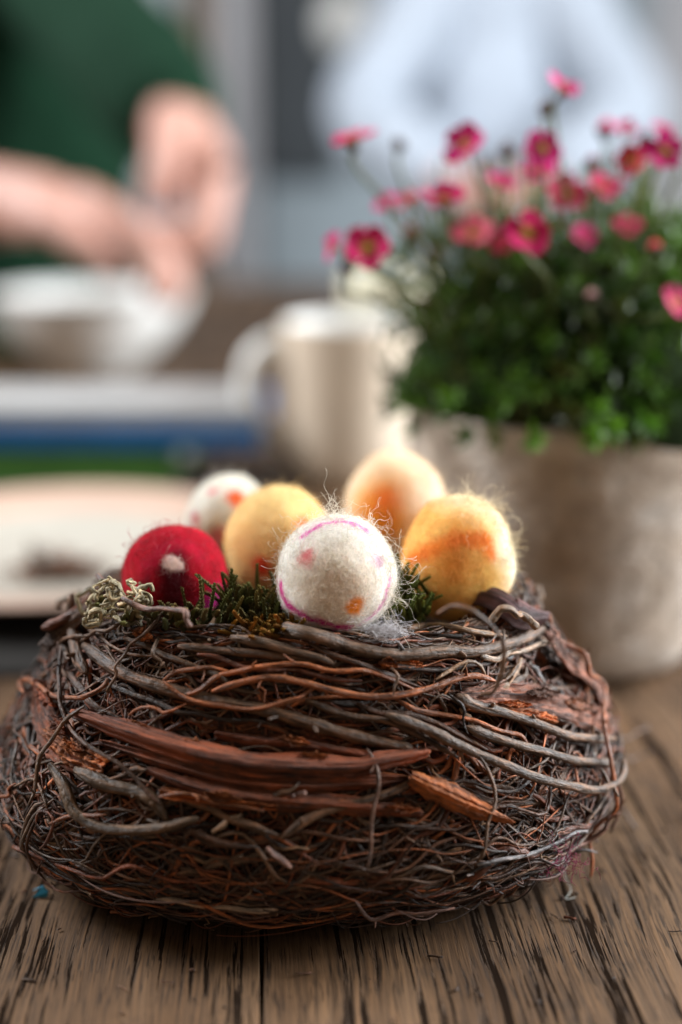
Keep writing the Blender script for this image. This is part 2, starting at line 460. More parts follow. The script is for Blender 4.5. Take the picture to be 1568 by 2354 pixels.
PALETTE = dict(
    grey=(.115, .073, .047), gbr=(.092, .048, .024), brown=(.066, .030, .015), dark=(.030, .017, .011), red=(.115, .034, .013),
    orange=(.22, .072, .024), tan=(.20, .125, .072), pale=(.26, .20, .15), blue=(.15, .14, .14), pink=(.17, .10, .08), green=(.080, .048, .025))
twig_count = 0
def add_twig(P, R, colr, sides=8, lump=.05, name='twig'):
    global twig_count
    me = tubes(name, [P], [R], [colr], sides, True, lump)
    twig_count += 1
    return link(name, me, MAT['twig'], nest)
def trace(pts, r_mm, colr, off=.0012, wob=.0006, taper=(1., .75), free=()):
    """twig along picture points laid on the woven wall"""
    W = []; last = None
    for i, (x, y) in enumerate(pts):
        e = 0
        if i in free and last is not None:
            o, d = ray(x, y); p = o + d * (depth(last[0]) / (d.y * CT - d.z * ST)); nn = last[1]
        else:
            p, nn = on_nest(x, y, off + r_mm * .0006, last)
        last = (p, nn); W.append(p)
    # first points that missed the wall take the depth of the first hit
    W = np.array([list(p) for p in W])
    length = np.sum(np.linalg.norm(np.diff(W, axis=0), axis=1))
    n = int(np.clip(length / .0022, 8, 90))
    P = catmull(W, n)
    # even out jumps in depth
    for _ in range(2):
        P[1:-1] = P[1:-1] * .5 + (P[:-2] + P[2:]) * .25
    P = P + smooth_noise(n, length / (.016 if r_mm > 1.4 else .009), wob * (.6 if r_mm > 1.4 else .9))
    s = np.linspace(0, 1, n)
    R = r_mm * .00070 * (taper[0] + (taper[1] - taper[0]) * s) * (1 + smooth_noise(n, length / .005, .05, 1)[:, 0])
    # nodes along the twig
    for _ in range(int(length / .022)):
        R *= 1 + .16 * np.exp(-((s - RNG.uniform()) * length / .0013) ** 2)
    cc = np.array(PALETTE[colr]) * RNG.uniform(.85, 1.15)
    R = R * np.clip(.45 + np.minimum(s, 1 - s) * length / .008, 0, 1)
    Ps, Rs = [P], [R]
    if r_mm > .75:
        for _ in range(int(length / .016)):
            k = int(RNG.integers(2, n - 2)); t = norm(P[k + 1] - P[k - 1])
            dv = norm(t * RNG.choice([-1, 1]) * .8 + RNG.normal(0, .6, 3)); ll = RNG.uniform(.0015, .0055)
            q = np.linspace(0, 1, n)[:, None]
            Ps.append(P[k] + dv * ll * q + np.cross(dv, RNG.normal(0, 1, 3)) * ll * .35 * q * q); Rs.append(R[k] * .5 * (1 - .5 * q[:, 0]))
    global twig_count
    twig_count += 1
    return link('twig', tubes('twig', Ps, Rs, [cc] * len(Ps), 10 if r_mm > 1.4 else 7, True, .05), MAT['twig'], nest)

TR = [
 # pts, radius mm, colour, offset
 ([(220,1492),(300,1552),(390,1582),(500,1612),(650,1647),(784,1684),(884,1712),(935,1722)], 2.9,'gbr',.0022),
 ([(500,1597),(575,1567),(650,1562),(784,1594),(884,1604),(964,1592),(1034,1567),(1074,1557),(1109,1577)],1.5,'orange',.0045),
 ([(425,1592),(475,1592),(525,1552),(600,1532),(700,1527),(784,1542),(850,1552),(940,1590)],1.2,'orange',.004),
 ([(395,1572),(430,1607),(500,1622),(565,1637),(640,1622),(700,1602)],1.1,'orange',.005),
 ([(320,1652),(350,1637),(395,1642),(435,1622)],.9,'orange',.005),
 ([(390,1567),(430,1542),(490,1534),(540,1547)],1.1,'orange',.004),
 ([(435,1427),(375,1457),(325,1512),(295,1562),(287,1602)],.75,'gbr',.006),
 ([(435,1427),(400,1452),(385,1492),(395,1532),(402,1545)],.8,'grey',.006),
 ([(175,1497),(250,1472),(325,1457),(435,1432)],.9,'gbr',.005),
 ([(185,1507),(175,1577),(175,1622),(190,1677),(240,1727),(310,1767),(360,1817),(385,1847)],1.05,'brown',.006),
 ([(240,1637),(195,1667),(160,1712),(135,1757),(128,1822),(122,1852)],1.0,'gbr',.007),
 ([(52,1594),(90,1584),(130,1592),(160,1617),(215,1622),(260,1602),(285,1567)],1.25,'orange',.005),
 ([(165,1372),(160,1442),(175,1492),(190,1530)],2.6,'gbr',.003),
 ([(205,1382),(198,1462),(210,1512),(230,1560)],3.0,'gbr',.003),
 ([(455,1430),(478,1437),(490,1457),(487,1487)],1.5,'tan',.004),
 ([(425,1492),(500,1497),(600,1512),(700,1517),(784,1520)],1.9,'gbr',.002),
 ([(540,1482),(625,1497),(725,1517),(770,1527)],2.2,'grey',.003),
 ([(550,1462),(650,1477),(784,1497),(909,1512),(1034,1507),(1144,1487),(1234,1457)],2.9,'grey',.0025),
 ([(740,1467),(784,1470),(909,1472),(1034,1470),(1144,1474)],1.5,'tan',.003),
 ([(1079,1522),(1144,1512),(1244,1487)],1.4,'pale',.004),
 ([(710,1432),(725,1457),(745,1472),(784,1475)],.85,'pale',.004),
 ([(670,1477),(700,1480),(740,1475)],.9,'pale',.004),
 ([(1204,1432),(1224,1442),(1274,1457),(1324,1492),(1354,1522),(1357,1552),(1347,1597),(1342,1647),(1347,1722),(1359,1797),(1368,1850),(1366,1911),(1361,1971),(1356,2011)],1.15,'orange',.006),
 ([(1359,1766),(1384,1826),(1404,1911)],.9,'brown',.006),
 ([(1029,1607),(1064,1627),(1134,1647),(1224,1682),(1284,1702),(1379,1707)],2.4,'grey',.0035),
 ([(1054,1677),(1134,1707),(1224,1737),(1309,1757),(1384,1757)],2.2,'grey',.0035),
 ([(874,1642),(959,1682),(1034,1722),(1104,1757),(1184,1792),(1259,1812),(1334,1817),(1374,1792),(1389,1747)],2.2,'grey',.005),
 ([(899,1617),(984,1637),(1064,1667),(1164,1692),(1184,1722)],1.2,'orange',.003),
 ([(1009,1592),(1029,1617),(1044,1657),(1057,1697)],.8,'dark',.006),
 ([(1039,1637),(1084,1687)],1.2,'tan',.004),
 ([(1204,1532),(1239,1577)],1.8,'blue',.001),
 ([(1149,1572),(1184,1567),(1194,1542)],1.7,'grey',.001),
 ([(1124,1594),(1154,1567),(1179,1522)],2.1,'tan',.002),
 ([(984,1567),(1024,1537),(1054,1529),(1084,1542),(1099,1562)],1.,'tan',.004),
 ([(1214,1442),(1234,1472),(1264,1497)],1.,'dark',.005),
 ([(1144,1447),(1194,1442),(1224,1437)],1.3,'orange',.003),
 ([(911,1448),(901,1507)],1.0,'blue',.006),
 ([(889,1542),(896,1577),(889,1607)],.9,'gbr',.006),
 ([(834,1722),(849,1772),(854,1830),(844,1931),(834,1986)],.9,'brown',.006),
 ([(1079,1752),(1109,1787),(1117,1851),(1105,1890),(1082,1940),(1075,1970)],.85,'gbr',.006),
 ([(145,1771),(185,1821),(195,1861),(215,1886),(260,1901),(340,1906),(395,1901),(465,1876)],2.5,'green',.003),
 ([(200,1776),(260,1801),(330,1826),(370,1841),(395,1886)],3.1,'green',.002),
 ([(270,1791),(325,1776),(355,1778)],1.2,'gbr',.004),
 ([(500,1906),(530,1876),(565,1866)],1.8,'tan',.003),
 ([(430,1921),(440,1903),(475,1906),(500,1926),(550,1936),(590,1938)],1.5,'brown',.003),
 ([(615,1941),(670,1981)],1.8,'pink',.003),
 ([(430,1836),(500,1856),(550,1886),(640,1911)],1.9,'gbr',.002),
 ([(650,1916),(700,1886),(784,1856),(860,1836),(914,1816),(934,1791)],1.9,'gbr',.003),
 ([(600,1856),(685,1806)],1.3,'gbr',.004),
 ([(670,1836),(705,1814)],1.4,'pink',.004),
 ([(365,2046),(450,2056),(550,2068),(660,2071)],1.2,'pale',.002),
 ([(380,1821),(450,1831),(525,1851),(620,1861)],.8,'orange',.005),
 ([(150,1886),(175,1876),(225,1868),(270,1866)],.9,'orange',.005),
 ([(125,1936),(150,1921),(160,1886),(150,1868),(120,1866),(120,1896)],.8,'red',.005),
 ([(135,1841),(100,1866),(80,1906),(75,1936),(95,1971)],.9,'grey',.004),
 ([(145,1846),(108,1870),(90,1910),(86,1940),(106,1975)],.8,'grey',.004),
 ([(155,1850),(118,1878),(100,1916),(98,1950),(130,1990)],.8,'brown',.004),
 ([(30,1846),(45,1831),(75,1806)],1.1,'orange',.004),
 ([(1064,1991),(1149,2026)],.9,'blue',.002),
 ([(1214,1948),(1274,1973)],.8,'tan',.004),
 ([(1224,2011),(1259,1976),(1289,1953),(1334,1946),(1374,1958)],.9,'blue',.004),
 ([(1079,1966),(1184,1951),(1284,1911),(1324,1896),(1359,1906)],.9,'blue',.003),
 ([(1234,1936),(1314,1926),(1384,1906),(1419,1861)],1.0,'pink',.003),
 ([(814,2041),(844,2081),(894,2101),(959,2101),(1034,2091)],.9,'pink',.003),
 ([(1069,2096),(1104,2071),(1144,2053)],.7,'tan',.002),
 ([(1064,1806),(1144,1812),(1184,1815)],1.1,'gbr',.002),
 ([(100,1445),(180,1400),(255,1355)],2.4,'red',.002),
 ([(700,1492),(760,1512),(830,1535),(900,1560),(960,1585)],1.3,'brown',.003),
 ([(820,1622),(900,1640),(980,1662),(1050,1700),(1110,1730)],1.3,'brown',.003),
 ([(460,1505),(540,1522),(640,1548),(740,1560),(830,1572)],1.2,'red',.003),
 ([(300,1480),(380,1502),(450,1530),(520,1570),(600,1590)],1.4,'gbr',.003),
 ([(240,1560),(330,1600),(420,1640),(520,1655),(640,1668)],1.2,'dark',.003),
 ([(700,1610),(800,1640),(880,1660),(960,1700),(1040,1745)],1.5,'gbr',.003),
 ([(860,1532),(960,1545),(1060,1540),(1130,1520)],1.2,'dark',.003),
 ([(1050,1600),(1160,1600),(1240,1590),(1320,1580)],1.4,'gbr',.001),
 ([(180,1550),(215,1600),(245,1640),(300,1665)],1.8,'brown',.002),
]
for pts, r, colr, off in TR:
    trace(pts, r, colr, off)
def free_twig(pts3, r_mm, colr, n=40, wob=.0004):
    P = catmull([list(p) for p in pts3], n) + smooth_noise(n, 6, wob)
    R = np.full(n, r_mm * .001) * (1 + smooth_noise(n, 8, .07, 1)[:, 0])
    add_twig(P, R, np.array(PALETTE[colr]), 8)
# springy twigs that stand clear of the wall
free_twig([at(1004,1409,.352), at(1044,1394,.348), at(1084,1404,.346), at(1129,1437,.346), at(1154,1477,.347), at(1159,1527,.349), at(1152,1567,.350), at(1129,1592,.352), at(1109,1600,.355)], .62, 'gbr')
free_twig([at(222,1322,.392), at(270,1362,.382), at(330,1402,.372), at(375,1405,.368), at(420,1402,.364), at(432,1424,.362), at(436,1440,.362)], .75, 'pink')
free_twig([at(1129,1424,.366), at(1164,1399,.368), at(1204,1417,.372), at(1229,1436,.376)], 1.1, 'tan')
free_twig([at(1390,1770,.43), at(1424,1851,.428), at(1449,1891,.425), at(1469,1921,.424)], .55, 'gbr')
free_twig([at(60,1720,.43), at(20,1760,.435), at(-6,1800,.44)], .5, 'brown')
free_twig([at(1395,1700,.44), at(1440,1690,.45), at(1490,1672,.462)], .5, 'gbr')
free_twig([at(1400,1740,.44), at(1452,1745,.45), at(1500,1725,.455)], .45, 'gbr')
free_twig([at(1228,1436,.42), at(1236,1390,.43), at(1240,1345,.436)], 1.2, 'tan')
free_twig([at(1190,1420,.45), at(1205,1380,.455), at(1212,1340,.46)], 1.4, 'red')
free_twig([at(135,1390,.43), at(150,1375,.43), at(172,1372,.43), at(190,1360,.43)], .9, 'tan')

# bark strips: sheets with thickness that follow the wall, curled and torn at the edges
def bark(pts, widths, colr, off=.002, curl=.0015, thick=.0005, rag=.07, name='bark_strip', mat='bark', noise=.0006):
    W = []; last = None
    for (x, y) in pts:
        p, nn = on_nest(x, y, 0, last); last = (p, nn); W.append(list(p))
    W = np.array(W); n = 84; k = 19
    P = catmull(W, n)
    for _ in range(4): P[1:-1] = P[1:-1] * .5 + (P[:-2] + P[2:]) * .25
    L = np.concatenate([[0], np.cumsum(np.linalg.norm(np.diff(P, axis=0), axis=1))])
    wd = np.interp(np.linspace(0, 1, n), np.linspace(0, 1, len(widths)), widths) * .001
    T = norm(np.gradient(P, axis=0))
    e0 = 1 + smooth_noise(n, 12, rag, 1)[:, 0] + smooth_noise(n, 45, rag * .5, 1)[:, 0]; e1 = 1 + smooth_noise(n, 12, rag, 1)[:, 0] + smooth_noise(n, 45, rag * .5, 1)[:, 0]
    js = np.linspace(-1, 1, k)
    top = np.zeros((n, k, 3)); nor = np.zeros((n, k, 3))
    rel = smooth_noise(n, 9, noise, k) * .4 + smooth_noise(n, 40, noise * .35, k)
    rel = rel + (smooth_noise(k, 9, .00045, 1)[:, 0])[None]
    for i in range(n):
        _, nn, _, _ = BVH.find_nearest(Vector(P[i]))
        nn = np.array(nn)
        if np.dot(nn, P[i] - np.array([NC.x, NC.y, .04])) < 0: nn = -nn
        b = np.cross(T[i], nn); b /= np.linalg.norm(b)
        for j, s in enumerate(js):
            q = P[i] + b * s * wd[i] * .5 * (e0[i] if s < 0 else e1[i])
            h, n2, _, _ = BVH.find_nearest(Vector(q))
            n2 = np.array(n2)
            if np.dot(n2, nn) < 0: n2 = -n2
            top[i, j] = np.array(h) * .6 + q * .4 + n2 * (off + curl * (1 - s * s) + rel[i, j])
            nor[i, j] = n2
    bot = top - nor * thick
    V = np.concatenate([top.reshape(-1, 3), bot.reshape(-1, 3)])
    a = np.arange(n * k).reshape(n, k); bq = a + n * k
    F = [np.stack([a[:-1, :-1], a[1:, :-1], a[1:, 1:], a[:-1, 1:]], -1).reshape(-1, 4),
         np.stack([bq[:-1, :-1], bq[:-1, 1:], bq[1:, 1:], bq[1:, :-1]], -1).reshape(-1, 4)]
    ring = np.concatenate([a[:, 0], a[-1, 1:], a[-2::-1, -1], a[0, -2:0:-1]])
    rb = ring + n * k
    F.append(np.stack([np.roll(ring, -1), ring, rb, np.roll(rb, -1)], -1))
    F = np.concatenate(F)
    o0 = RNG.uniform(0, 3)
    tc = np.stack([L[:, None] + o0 + 0 * js, js[None] * wd[:, None] * .5 + o0, np.full((n, k), o0)], -1).reshape(-1, 3)
    cc = np.array(PALETTE.get(colr, colr))
    me = np_mesh(name, V, F, np.tile(cc, (len(V), 1)), np.concatenate([tc, tc]))
    return link(name, me, MAT[mat], nest)
RB = (.22, .058, .020); RB2 = (.17, .047, .016); OB = (.38, .115, .028); PB = (.24, .098, .058)
bark([(205,1650),(300,1682),(450,1730),(600,1758),(784,1764),(884,1748),(970,1735)], [4,6.5,7.5,7,6.5,5.5,2.5], RB, .0030, .0042, noise=.0003)
bark([(250,1712),(380,1748),(540,1790),(700,1800),(860,1796),(930,1790)], [2,4.5,5,5,4,1.5], RB2, .0022, .0026, noise=.0003)
bark([(500,1690),(600,1708),(700,1716),(820,1736),(905,1748)], [2,4,5,4,2], RB2, .002, .002, noise=.0003)
bark([(470,1655),(600,1672),(700,1690),(770,1706)], [4,6,6,3], (.20,.072,.024), .001, .0005)
bark([(350,1772),(470,1812),(620,1836),(800,1850),(960,1866)], [2,4.5,5.5,5,2.5], RB2, .0025, .0026, noise=.0003)
bark([(930,1790),(1000,1822),(1080,1858),(1150,1888)], [4,7,5.5,1.0], OB, .004, .0030, noise=.0003)
bark([(380,1820),(520,1842),(640,1852)], [3,4,2], OB, .003, .001)
bark([(1045,1612),(1130,1608),(1220,1615),(1310,1640),(1372,1665)], [5,9,11,11,8], PB, .002, .0025, noise=.0012)
bark([(1050,1630),(1120,1638),(1190,1650),(1250,1668)], [2,3,3,2], OB, .0045, .0008)
bark([(1262,1445),(1310,1510),(1345,1580),(1366,1640)], [6,8,8,5], PB, .003, .002)
bark([(70,1560),(110,1640),(150,1715),(225,1768)], [7,9,10,6], RB2, .002, .002)
bark([(130,1690),(180,1730),(260,1770)], [4,8,5], OB, .003, .0015, noise=.001)
bark([(240,1520),(270,1600),(300,1660)], [5,7,4], RB2, .0005, .001)
bark([(60,1470),(120,1430),(200,1385),(270,1345)], [4,7,7,4], (.10,.05,.026), .002, .002)
bark([(880,1520),(920,1530),(960,1535)], [4,4,2], OB, .003, .001)
bark([(1290,1540),(1320,1600),(1350,1650)], [5,6,3], RB2, .001, .001)
# flakes peeling off the strips
for (x, y, dx, dy, wd, cl) in [(300,1668,60,14,3,OB),(420,1705,70,22,3.5,OB),(560,1742,80,10,3,RB),(690,1738,60,6,3,OB),(180,1705,40,30,4,OB),(150,1660,30,40,4,RB2),(640,1700,70,14,3.5,OB),(760,1780,90,0,3,RB),
        (480,1822,80,14,2.5,OB),(880,1850,70,8,2.5,OB),(1000,1815,50,24,3,OB),(1180,1602,70,10,4,(.12,.06,.04)),(1270,1625,60,16,4,(.30,.14,.08)),(1120,1625,70,8,2.5,OB),(860,1530,40,8,3,OB),(330,1470,40,10,2.5,OB),(130,1600,30,40,3.5,RB)]:
    bark([(x, y), (x + dx * .5, y + dy * .5 + RNG.uniform(-3, 3)), (x + dx, y + dy)], [.6, wd, .5], cl, RNG.uniform(.0045, .0065), -.0006, rag=.22, name='bark_flake')
# dark plum husk lying on the rim under the right orange egg
bark([(935,1462),(1000,1440),(1070,1428),(1140,1430),(1205,1440)], [3,8,10,9,4], (.085,.036,.036), .0055, .004, rag=.05, name='bark_husk', noise=.0002)

# procedural weave: medium twigs as single parts on the side one can see
def weave(n, r_rng, t_rng, len_rng, offs, slope, wob, K, front=True, tw=.02):
    phi0 = RNG.uniform(-np.pi - .25, .25, n) if front else RNG.uniform(0, 2 * np.pi, n)
    ln = RNG.uniform(*len_rng, n)
    t0 = RNG.uniform(*t_rng, n); sl = RNG.normal(0, slope, n)
    s = np.linspace(-.5, .5, K)
    PH = phi0[:, None] + ln[:, None] * s
    Tt = t0[:, None] + sl[:, None] * s
    OF = RNG.uniform(*offs, n)[:, None] + 0 * s
    for i in range(n):
        q = smooth_noise(K, ln[i] * .085 / .012, 1.0)
        Tt[i] += q[:, 0] * tw; OF[i] += q[:, 1] * wob; PH[i] += q[:, 2] * .012
    OF += (-.0055) * (np.abs(s) * 2) ** 4
    P = nest_pt(PH, np.clip(Tt, .02, .98), OF)
    P[..., 2] = np.maximum(P[..., 2], .0012)
    R0 = RNG.uniform(0, 1, n) ** 1.8 * (r_rng[1] - r_rng[0]) + r_rng[0]
    R = R0[:, None] * (1 - .35 * (s + .5)) * (1 + RNG.normal(0, .06, (n, K)))
    return P, R, t0, phi0
def pick(names, n, var=.3):
    k = RNG.integers(0, len(names), n)
    c = np.array([PALETTE[x] for x in names])[k]
    return c * RNG.uniform(1 - var, 1 + var, (n, 1))
nmed = 205
P, R, t0, p0 = weave(nmed, (.0006, .0019), (.22, .74), (.5, 1.3), (-.0025, .0012), .07, .0009, 36)
Cm = pick(['gbr', 'brown', 'brown', 'red', 'red', 'grey', 'dark', 'tan'], nmed)
for i in range(nmed):
    add_twig(P[i], R[i], Cm[i], 7, .06)
# the far side and the smaller stuff, too many to count, as one part each
parts = [weave(420, (.0006, .0019), (.2, .78), (.5, 1.4), (-.003, .001), .07, .0009, 28, False),]
C = pick(['gbr', 'brown', 'red', 'grey', 'dark'], 420)
sel = np.sin(parts[0][3]) > .12
o = link('woven_twigs', tubes('woven_twigs', parts[0][0][sel], parts[0][1][sel], C[sel], 6), MAT['twig'], nest); tag(o, kind='stuff')
n = 520
P, R, t0, p0 = weave(n, (.0004, .0011), (.32, .73), (.35, 1.1), (-.0012, .0022), .06, .0009, 30, True, .018)
C = pick(['gbr', 'brown', 'red', 'red', 'grey', 'dark', 'orange'], n, .35)
o = link('woven_twigs', tubes('woven_twigs', P, R, C, 6, True, .05), MAT['twig'], nest); tag(o, kind='stuff')
n = 190
P, R, t0, p0 = weave(n, (.0003, .0007), (.18, .72), (1.1, 2.4), (.0004, .0038), .10, .0008, 60, True, .016)
C = pick(['gbr', 'brown', 'red', 'orange', 'grey', 'dark'], n, .35)
o = link('long_rootlets', tubes('long_rootlets', P, R, C, 6, True, .04), MAT['twig'], nest); tag(o, kind='stuff')
n = 1700
P, R, t0, p0 = weave(n, (.00022, .00062), (.07, .34), (.3, 1.3), (-.003, .0022), .06, .0012, 30, False, .026)
C = pick(['brown', 'dark', 'red', 'dark', 'gbr', 'brown'], n, .4) * .8
o = link('fine_rootlets', tubes('fine_rootlets', P, R, C, 5), MAT['twig'], nest); tag(o, kind='stuff')
n = 1300
P, R, t0, p0 = weave(n, (.0002, .00055), (.3, .76), (.2, .7), (-.003, .0018), .10, .0012, 20, False, .04)
C = pick(['brown', 'dark', 'red', 'orange', 'gbr'], n, .3)
o = link('fine_rootlets', tubes('fine_rootlets', P, R, C, 5), MAT['twig'], nest); tag(o, kind='stuff')
# short crossing bits, broken ends and kinks
n = 900
ph0 = RNG.uniform(-np.pi - .3, .3, n); tq = RNG.uniform(.06, .74, n); K = 9
s = np.linspace(0, 1, K)
d1 = RNG.normal(0, .10, n); d2 = RNG.normal(0, .06, n)
PH = ph0[:, None] + d1[:, None] * s + RNG.normal(0, .008, (n, K)).cumsum(1); TT = tq[:, None] + d2[:, None] * s + RNG.normal(0, .006, (n, K)).cumsum(1)
OF = RNG.uniform(-.003, .001, n)[:, None] + RNG.uniform(0, .0045, n)[:, None] * s
P = nest_pt(PH, TT, OF); P[..., 2] = np.maximum(P[..., 2], .001)
R = RNG.uniform(.0002, .0008, n)[:, None] * (1 - .4 * s) * np.ones((n, K))
o = link('broken_twig_ends', tubes('broken_twig_ends', P, R, pick(['brown', 'tan', 'red', 'gbr', 'dark', 'orange'], n), 5), MAT['twig'], nest); tag(o, kind='stuff')
# loose hairs at foot
n = 170
ph0 = RNG.uniform(-np.pi - .3, .3, n); K = 16; s = np.linspace(0, 1, K)
PH = ph0[:, None] + RNG.normal(0, .22, n)[:, None] * s; TT = RNG.uniform(.08, .26, n)[:, None] + RNG.normal(0, .05, n)[:, None] * s
OF = RNG.uniform(.0, .006, n)[:, None] * np.sin(s * np.pi * RNG.uniform(.5, 1, n)[:, None]) + .001
P = nest_pt(PH, TT, OF); P[..., 2] = np.maximum(P[..., 2], .0008)
R = RNG.uniform(.00012, .00026, n)[:, None] * np.ones((n, K))
o = link('loose_root_hairs', tubes('loose_root_hairs', P, R, pick(['brown', 'red', 'pink', 'dark'], n), 4), MAT['root'], nest); tag(o, kind='stuff')

# ================================================================ MOSS, LICHEN, FLUFF
def moss_mesh(name, centres, n, hrange, colr, lean=.55, leafn=110):
    Ps, Cs, base = [], [], []
    V = []; F = []; Cc = []
    for i in range(n):
        c = np.array(centres[RNG.integers(len(centres))])
        p0 = c + RNG.normal(0, 1, 3) * np.array([.004, .003, .001])
        h = RNG.uniform(*hrange)
        d = norm(np.array([RNG.normal(0, lean), RNG.normal(0, lean) - .15, 1.0]))
        bend = RNG.normal(0, .35, 3)
        col = np.array(colr) * RNG.uniform(.6, 1.5) * np.array([RNG.uniform(.85, 1.25), 1, RNG.uniform(.8, 1.1)])
        for k in range(leafn):
            s = k / leafn
            q = p0 + d * h * s + bend * h * s * s * .5
            a = k * 2.4; out = np.array([math.cos(a), math.sin(a), .55 + .5 * s]); out /= np.linalg.norm(out)
            side = np.cross(out, [0, 0, 1.]); side /= np.linalg.norm(side)
            ll = .0014 * (1.05 - .5 * s) * RNG.uniform(.7, 1.2); ww = .00036
            b = len(V)
            V += [q - side * ww, q + side * ww, q + out * ll * .6 + side * ww * .9 + np.array([0, 0, .0002]), q + out * ll * .6 - side * ww * .9 + np.array([0, 0, .0002]), q + out * ll + np.array([0, 0, .0003]), q + out * ll * 1.0 + np.array([0, 0, .00031])]
            F += [(b, b + 1, b + 2, b + 3), (b + 3, b + 2, b + 4, b + 5)]
            Cc += [col * (.75 + .5 * s)] * 6
    return np_mesh(name, V, F, np.array(Cc))
def moss(name, centres, n, hr, colr, label, **kw):
    o = link(name, moss_mesh(name, centres, n, hr, colr, **kw), MAT['moss']); tag(o, label, 'moss', 'tufts of moss between the eggs'); return o
GM = (.15, .145, .055)
moss('moss_tuft', [at(570,1420,.385), at(600,1400,.39), at(540,1430,.385), at(620,1440,.382), at(555,1400,.39), at(510,1440,.385)], 75, (.005, .013), GM, 'upright green moss tuft between the red egg and the front white egg')
moss('moss_tuft', [at(600,1455,.372), at(625,1452,.372), at(650,1458,.373)], 60, (.003, .005), (.26, .15, .035), 'low yellowish moss on the rim left below the front white egg', lean=.9)
moss('moss_tuft', [at(925,1400,.395), at(945,1425,.39), at(935,1365,.40), at(905,1425,.39)], 50, (.005, .011), (.13, .15, .035), 'green moss tuft squeezed between front white egg and right orange egg')
moss('moss_tuft', [at(340,1420,.378), at(300,1415,.382), at(390,1425,.376), at(440,1430,.374), at(270,1405,.388)], 60, (.002, .005), (.17, .15, .065), 'thin pale green moss along the rim under the red egg', lean=.9)
# bedding of moss filling the bowl under the eggs
cs = [NC + Vector((x, y, .0645)) for x, y in zip(RNG.uniform(-.045, .045, 160), RNG.uniform(-.036, .036, 160)) if (x / .048) ** 2 + (y / .038) ** 2 < 1]
o = link('moss_bedding', moss_mesh('moss_bedding', cs, 420, (.004, .009), (.06, .065, .025), .6, 24), MAT['leaf'])
tag(o, 'dark green moss bedding inside the nest beneath the eggs', 'moss', kind='stuff')
# curly lichen at left of rim
Lp = []
for k in range(26):
    c0 = at(RNG.uniform(195, 345), RNG.uniform(1350, 1425), RNG.uniform(.375, .395))
    if c0.x > at(300, 1400, .385).x and RNG.uniform() < .4: c0.z -= .002
    a = RNG.uniform(0, 6.28, 2); rad = RNG.uniform(.0015, .0045); n = 24
    s = np.linspace(0, RNG.uniform(3, 6.5), n)
    u = norm(np.array([1, .2, RNG.normal(0, .3)])); v = norm(np.array([RNG.normal(0, .2), .3, 1]))
    Lp.append(np.array(c0) + (np.cos(s + a[0])[:, None] * u + np.sin(s + a[0])[:, None] * v) * (rad * (1 - s / 14))[:, None] + smooth_noise(n, 6, .0006))
o = link('lichen_sprig', tubes('lichen_sprig', Lp, np.full((26, 24), .00055) * RNG.uniform(.6, 1.5, (26, 1)), np.array([.36, .31, .19]) * RNG.uniform(.7, 1.15, (26, 1)), 6, True, .25), MAT['twig'])
tag(o, 'curly pale lichen sprig on the left rim of the nest', 'lichen')

